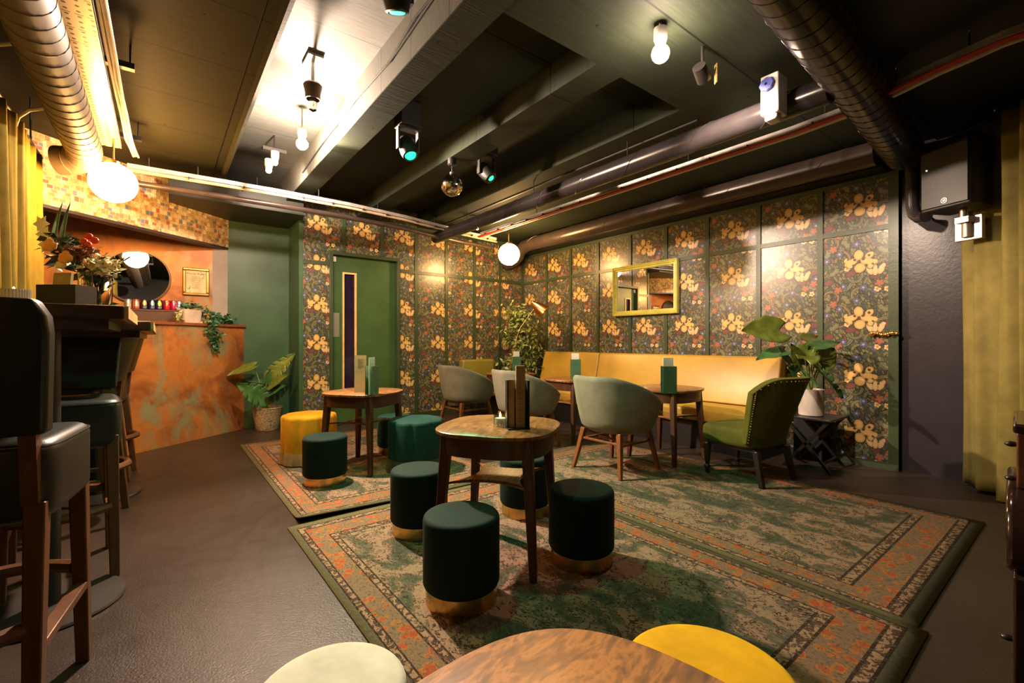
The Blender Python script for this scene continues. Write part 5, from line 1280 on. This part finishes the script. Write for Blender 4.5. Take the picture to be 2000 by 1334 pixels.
# ------------------------------------------------------------------ lamps
def globe(c, r, mat, ztop, lab):
    o = thing('globe_pendant', lab, 'pendant lamp', c, 0, 'opal globe pendants')
    mb = MB(); mb.ball((0, 0, 0), r, 40, 24); mb.build('opal_globe', mat, o, smooth=180)
    mb = MB(); mb.lathe([(0, r-0.004), (0.05, r-0.012), (0.05, r+0.012), (0.012, r+0.03), (0, r+0.03)], seg=24); mb.build('gallery', 'brass', o)
    mb = MB(); mb.tube([(0, 0, r+0.028), (0, 0, ztop-c[2])], 0.008, 10); mb.build('stem_rod', 'brass', o)
globe(tuple(point(222, 357, 3.5)), 0.148, 'globel', 2.849, 'glowing opal globe pendant over the high tables at the left')
globe(tuple(point(994, 497, 6.30)), 0.148, 'glober', 2.754, 'glowing opal globe pendant in the far corner')
def flood(c, rb, mat, ztop, name, lab, body='whitepaint', aim=None, grp='bare ceiling spot bulbs'):
    o = thing(name, lab, 'spotlight', c, 0, grp)
    mb = MB(); mb.ball((0, 0, 0), rb, 20, 14); mb.build('bulb', mat, o, smooth=180)
    mb = MB(); mb.lathe([(0, rb*0.9), (0.022, rb*0.9), (0.034, rb+0.03), (0.034, rb+0.085), (0.0, rb+0.09)], seg=24); mb.build('lamp_holder', body, o)
    mb = MB(); mb.tube([(0, 0, rb+0.085), (0, 0, ztop-c[2])], 0.008, 8); mb.build('mount_arm', body, o)
    if aim:
        tgt, en, size = aim; dv = (Vector(tgt)-Vector(c)).normalized()
        spot_light('flood_beam', dv*(rb+0.012), Vector(tgt)-Vector(c), en, WARM, size, 0.35, o, rb)
    return o
flood((0.93, 4.06, 2.74), 0.045, 'bulb', 3.049, 'spot_bulb', 'dazzling bare bulb hanging in the pale ceiling recess', aim=((1.65, 1.3, 1.25), P_KEY, 146))
o = flood(tuple(point(1290, 105, 2.37)), 0.045, 'bulb2', 2.754, 'spot_bulb', 'dazzling bare bulb under the ceiling at the upper right')
o = thing('ceiling_spotlight', 'black spotlight with gold vane right of the upper right bulb', 'spotlight', tuple(point(1372, 147, 2.55)))
mb = MB(); Ts = Vector((0.88, 0.15, -0.42)).to_track_quat('Z', 'Y').to_matrix().to_4x4(); mb.lathe([(0, -0.06), (0.036, -0.06), (0.04, 0.03), (0.036, 0.03), (0.034, -0.02), (0, -0.02)], seg=28, T=Ts); mb.build('lamp_can', 'bracket', o)
mb = MB(); mb.ball((0, 0, 0), 0.026, 16, 10); mb.build('bulb', 'bulbs', o)
mb = MB(); mb.box(0.065, 0.070, -0.03, 0.0, -0.055, 0.05, Matrix.Rotation(R(-40), 4, 'Z')); mb.build('gold_vane', 'lampgold', o)
spot_light('spot_beam', (0.05, 0.0, -0.02), Vector((4.92, 1.75, 1.5))-o.location, P_NEAR, WARM, 82, 0.5, o, 0.05)
mb = MB(); mb.tube([(0, 0, 0.04), (0, 0, 2.754-o.location.z)], 0.008, 8); mb.build('mount_arm', 'bracket', o)
o = thing('ceiling_spotlight', 'dark bronze lamp can with a clear unlit bulb in the pale ceiling recess', 'spotlight', tuple(point(611, 178, 3.15)))
mb = MB(); mb.lathe([(0, 0.05), (0.05, 0.05), (0.062, 0.035), (0.050, -0.02), (0.050, -0.06), (0.044, -0.06), (0.044, 0.03), (0, 0.03)], seg=32); mb.build('lamp_can', 'bronze', o)
mb = MB(); mb.lathe([(0.012, 0.03), (0.014, -0.04), (0.030, -0.09), (0.024, -0.13), (0, -0.145)], seg=24); mb.build('clear_bulb', 'vase', o)
mb = MB(); mb.tube([(0, 0, 0.05), (0, 0, 3.05-o.location.z-0.02)], 0.012, 10); mb.box(-0.05, 0.05, -0.09, 0.09, 3.05-o.location.z-0.02, 3.05-o.location.z-0.001); mb.build('mount_arm', 'whitepaint', o)
# green wash fixture in the recess, with its own lamp
def moving_head(c, ztop, lab, lens_dir, energy, target, size=60, lr=0.045):
    o = thing('moving_head_light', lab, 'stage light', c, 0, 'green stage lights')
    d = Vector(lens_dir).normalized(); Tq = d.to_track_quat('Z', 'Y').to_matrix().to_4x4()
    mb = MB(); mb.lathe([(0, -0.09), (0.05, -0.09), (0.065, -0.06), (0.07, 0.03), (0.06, 0.075), (lr+0.004, 0.08), (lr+0.004, 0.066), (0, 0.066)], seg=28, T=Tq); mb.build('head', 'spk', o)
    mb = MB(); mb.lathe([(0, 0.067), (lr, 0.067), (lr*0.85, 0.080), (0, 0.086)], seg=28, T=Tq); mb.build('lens', 'greenlens', o)
    mb = MB(); mb.box(-0.09, -0.075, -0.02, 0.02, -0.02, 0.14); mb.box(0.075, 0.09, -0.02, 0.02, -0.02, 0.14); mb.box(-0.09, 0.09, -0.04, 0.04, 0.14, 0.155); mb.build('yoke', 'bracket', o, smooth=0)
    mb = MB(); mb.box(-0.085, 0.085, -0.07, 0.07, 0.155, max(0.16, ztop-c[2])); mb.build('base_box', 'spk', o, bevel=0.006)
    l = spot_light('stage_beam', d*0.10, Vector(target)-Vector(c), energy, GREEN, size, 0.6, o, 0.04)
    return o
moving_head((0.95, 2.20, 2.87), 3.049, 'green stage light at the top of the pale ceiling recess', (0.25, 0.35, -1), 60, (1.6, 3.6, 0.0), 120)
moving_head(tuple(point(797, 290, 3.55)), 2.954, 'green stage light left of the mirror ball', (0.1, -0.5, -1), 60, (1.9, 2.2, 0), 80)
moving_head(tuple(point(950, 338, 4.2)), 2.954, 'green stage light right of the mirror ball', (0.3, -0.6, -0.75), 30, (3.4, 2.0, 0), 60, 0.03)
# twin spots near the back wall
c = Vector((0.85, 4.78, 2.76))
o = thing('twin_spotlight', 'pair of small bright spots near the pale back wall tray', 'spotlight', c)
for k, (px, py) in enumerate(((537, 318), (525, 333))):
    q = point(px, py, 4.15)-c
    mb = MB(); mb.ball(q, 0.024, 14, 10); mb.build('bulb', 'bulbs', o)
    mb = MB(); mb.lathe([(0, 0.018), (0.026, 0.018), (0.034, 0.05), (0.034, 0.10), (0, 0.10)], c=tuple(q+Vector((0, 0.0, 0.0))), seg=20); mb.build('lamp_can', 'whitepaint', o)
spot_light('twin_beam', (0.06, 0.06, -0.04), Vector((2.1, 6.07, 2.1))-c, 75, WARM, 125, 0.8, o, 0.03)
mb = MB(); mb.box(-0.10, 0.10, -0.03, 0.03, 0.13, 0.16); mb.tube([(0, 0, 0.16), (0, 0, 0.289)], 0.008, 8); mb.build('mount_bar', 'bracket', o)
p = point(932, 446, 6.0)
flood(tuple(p), 0.022, 'bulbs', 2.754, 'spot_bulb', 'tiny bright bulb beside the pipe end near the far corner')
# mirror ball
c = (2.09, 3.60, 2.517)
o = thing('mirror_ball', 'silver mirror ball hanging under the middle beam', 'mirror ball', c)
mb = MB(); mb.ball((0, 0, 0), 0.10, 44, 26); mb.build('tiled_ball', 'ball', o, smooth=0)
mb = MB(); mb.lathe([(0, 0.095), (0.02, 0.096), (0.02, 0.115), (0, 0.115)], seg=20); mb.build('cap', 'silver', o)
mb = MB(); mb.tube([(0, 0, 0.115), (0, 0, 0.175)], 0.003, 8); mb.build('chain', 'bracket', o)
mb = MB(); mb.lathe([(0, 0.175), (0.03, 0.175), (0.04, 0.185), (0.04, 0.236), (0, 0.236)], seg=24); mb.build('motor', 'spk', o)
# ------------------------------------------------------------------ speaker
Lp = Vector((4.477, 0.827, 2.05)); Rp = Vector((4.366, 0.553, 2.05))
xax = (Rp-Lp).normalized(); ang = math.atan2(xax.y, xax.x)
mid = (Lp+Rp)/2
o = thing('wall_speaker', 'black loudspeaker high on the navy wall by the olive curtain', 'loudspeaker', (mid.x, mid.y, 2.05), ang)
Wd = 0.148
mb = MB(); mb.prism([(-Wd, 0.012), (Wd, 0.012), (Wd+0.012, 0.06), (Wd-0.02, 0.28), (-Wd+0.02, 0.28), (-Wd-0.012, 0.06)], 0, 0.50); mb.build('cabinet', 'spk', o, bevel=0.012, bseg=3)
mb = MB(); mb.box(-Wd+0.006, Wd-0.006, 0.0, 0.013, 0.02, 0.485); gr = mb.build('grille', 'grille', o, smooth=0, bevel=0.004)
mb = MB(); Tl = Matrix.Translation((0.005, -0.0005, 0.055)) @ Matrix.Rotation(R(90), 4, 'X')
mb.lathe([(0.0165, 0), (0.0195, 0), (0.0195, 0.004), (0.0165, 0.004)], seg=32, T=Tl, loop=True)
for k in range(3):
    a = R(90+60*k); mb.bar((0.005-0.015*math.cos(a), -0.003, 0.055-0.015*math.sin(a)), (0.005+0.015*math.cos(a), -0.003, 0.055+0.015*math.sin(a)), 0.003)
mb.build('emblem', 'silver', gr)
mb = MB(); mb.ball((-0.105, -0.001, 0.305), 0.004, 10, 8); mb.build('power_light', 'led', gr)
mb = MB(); mb.tube([(0.03, 0.15, -0.001), (0.03, 0.15, -0.09)], 0.02, 16); mb.box(-0.01, 0.07, 0.13, 0.40, -0.10, -0.06); mb.tube([(0.03, 0.19, -0.06), (0.03, 0.19, -0.20)], 0.03, 18); mb.build('mount_pole', 'steel', o)
mb = MB(); mb.box(-0.05, 0.11, 0.20, 0.23, -0.22, -0.05); mb.build('wall_plate', 'silver', o, bevel=0.003)

# gilt hook on the right panel
p0, p1 = on_x(1700, 652, XR-0.03), on_x(1752, 652, XR-0.03)
o = thing('gilt_hook', 'ornate gilt wall hook at the edge of the wallpaper by the navy wall', 'hook', ((p0+p1)/2))
mb = MB(); n = 14
for k in range(n):
    t = k/(n-1); q = (p0-p1)*(0.5-t)*-1; mb.ball(q*-1+Vector((-0.012*math.sin(t*PI), 0, 0.008*math.sin(t*9))), 0.012+0.006*math.sin(t*17)**2, 10, 8)
mb.build('gilt_rail', 'gilt', o)
mb = MB()
for k in range(8):
    t = (k+0.5)/8; q = (p0-p1)*(t-0.5); mb.leaf(q, (-0.6, random.uniform(-1, 1), random.uniform(-1, 1)), (-1, 0, 0.2), 0.04, 0.018)
mb.build('gilt_leaves', 'gilt', o, smooth=0, solid=0.002)
mb = MB(); mb.bar(((p1-p0)/2)+Vector((0.0, 0.02, -0.02)), ((p1-p0)/2)+Vector((0.028, 0.02, -0.02)), 0.02); mb.build('mount', 'ebony', o)

# ------------------------------------------------------------------ piano at the right edge
o = thing('upright_piano', 'dark lacquered upright piano cut off by the right edge', 'piano', cs(1.148, 1.06), -YAW-R(48))
def cl_box(x0, x1, y0, y1, z0, z1, name, mat, bev=0.01):
    mb = MB(); mb.box(x0, x1, y0, y1, z0, z1); return mb.build(name, mat, o, bevel=bev, bseg=3)
cl_box(0.012, 0.9, 0.010, 0.40, 0.0, 0.555, 'lower_case', 'piano', 0.006)
mb = MB(); mb.prism([(0.0, 0.60), (0.004, 0.575), (0.03, 0.56), (0.40, 0.56), (0.40, 0.74), (0.10, 0.74), (0.04, 0.70), (0.012, 0.66)], 0.0, 0.07, Matrix(((0, 0, 1, 0), (1, 0, 0, 0), (0, 1, 0, 0), (0, 0, 0, 1)))); mb.build('key_cheek', 'piano', o, bevel=0.012, bseg=3)
cl_box(0.071, 0.9, 0.02, 0.40, 0.57, 0.64, 'key_bed', 'piano', 0.004)
cl_box(0.018, 0.9, 0.10, 0.40, 0.741, 0.876, 'upper_case', 'pianobr', 0.004)
cl_box(0.012, 0.92, 0.08, 0.42, 0.877, 0.90, 'top_lid', 'piano', 0.006)
for x, y, z in ((0.018, 0.12, 0.845), (0.018, 0.12, 0.76), (0.012, 0.03, 0.40)):
    mb = MB(); mb.ball((x-0.008, y, z), 0.010, 12, 8, (1.3, 1, 0.7)); mb.build('peg', 'ebony', o)
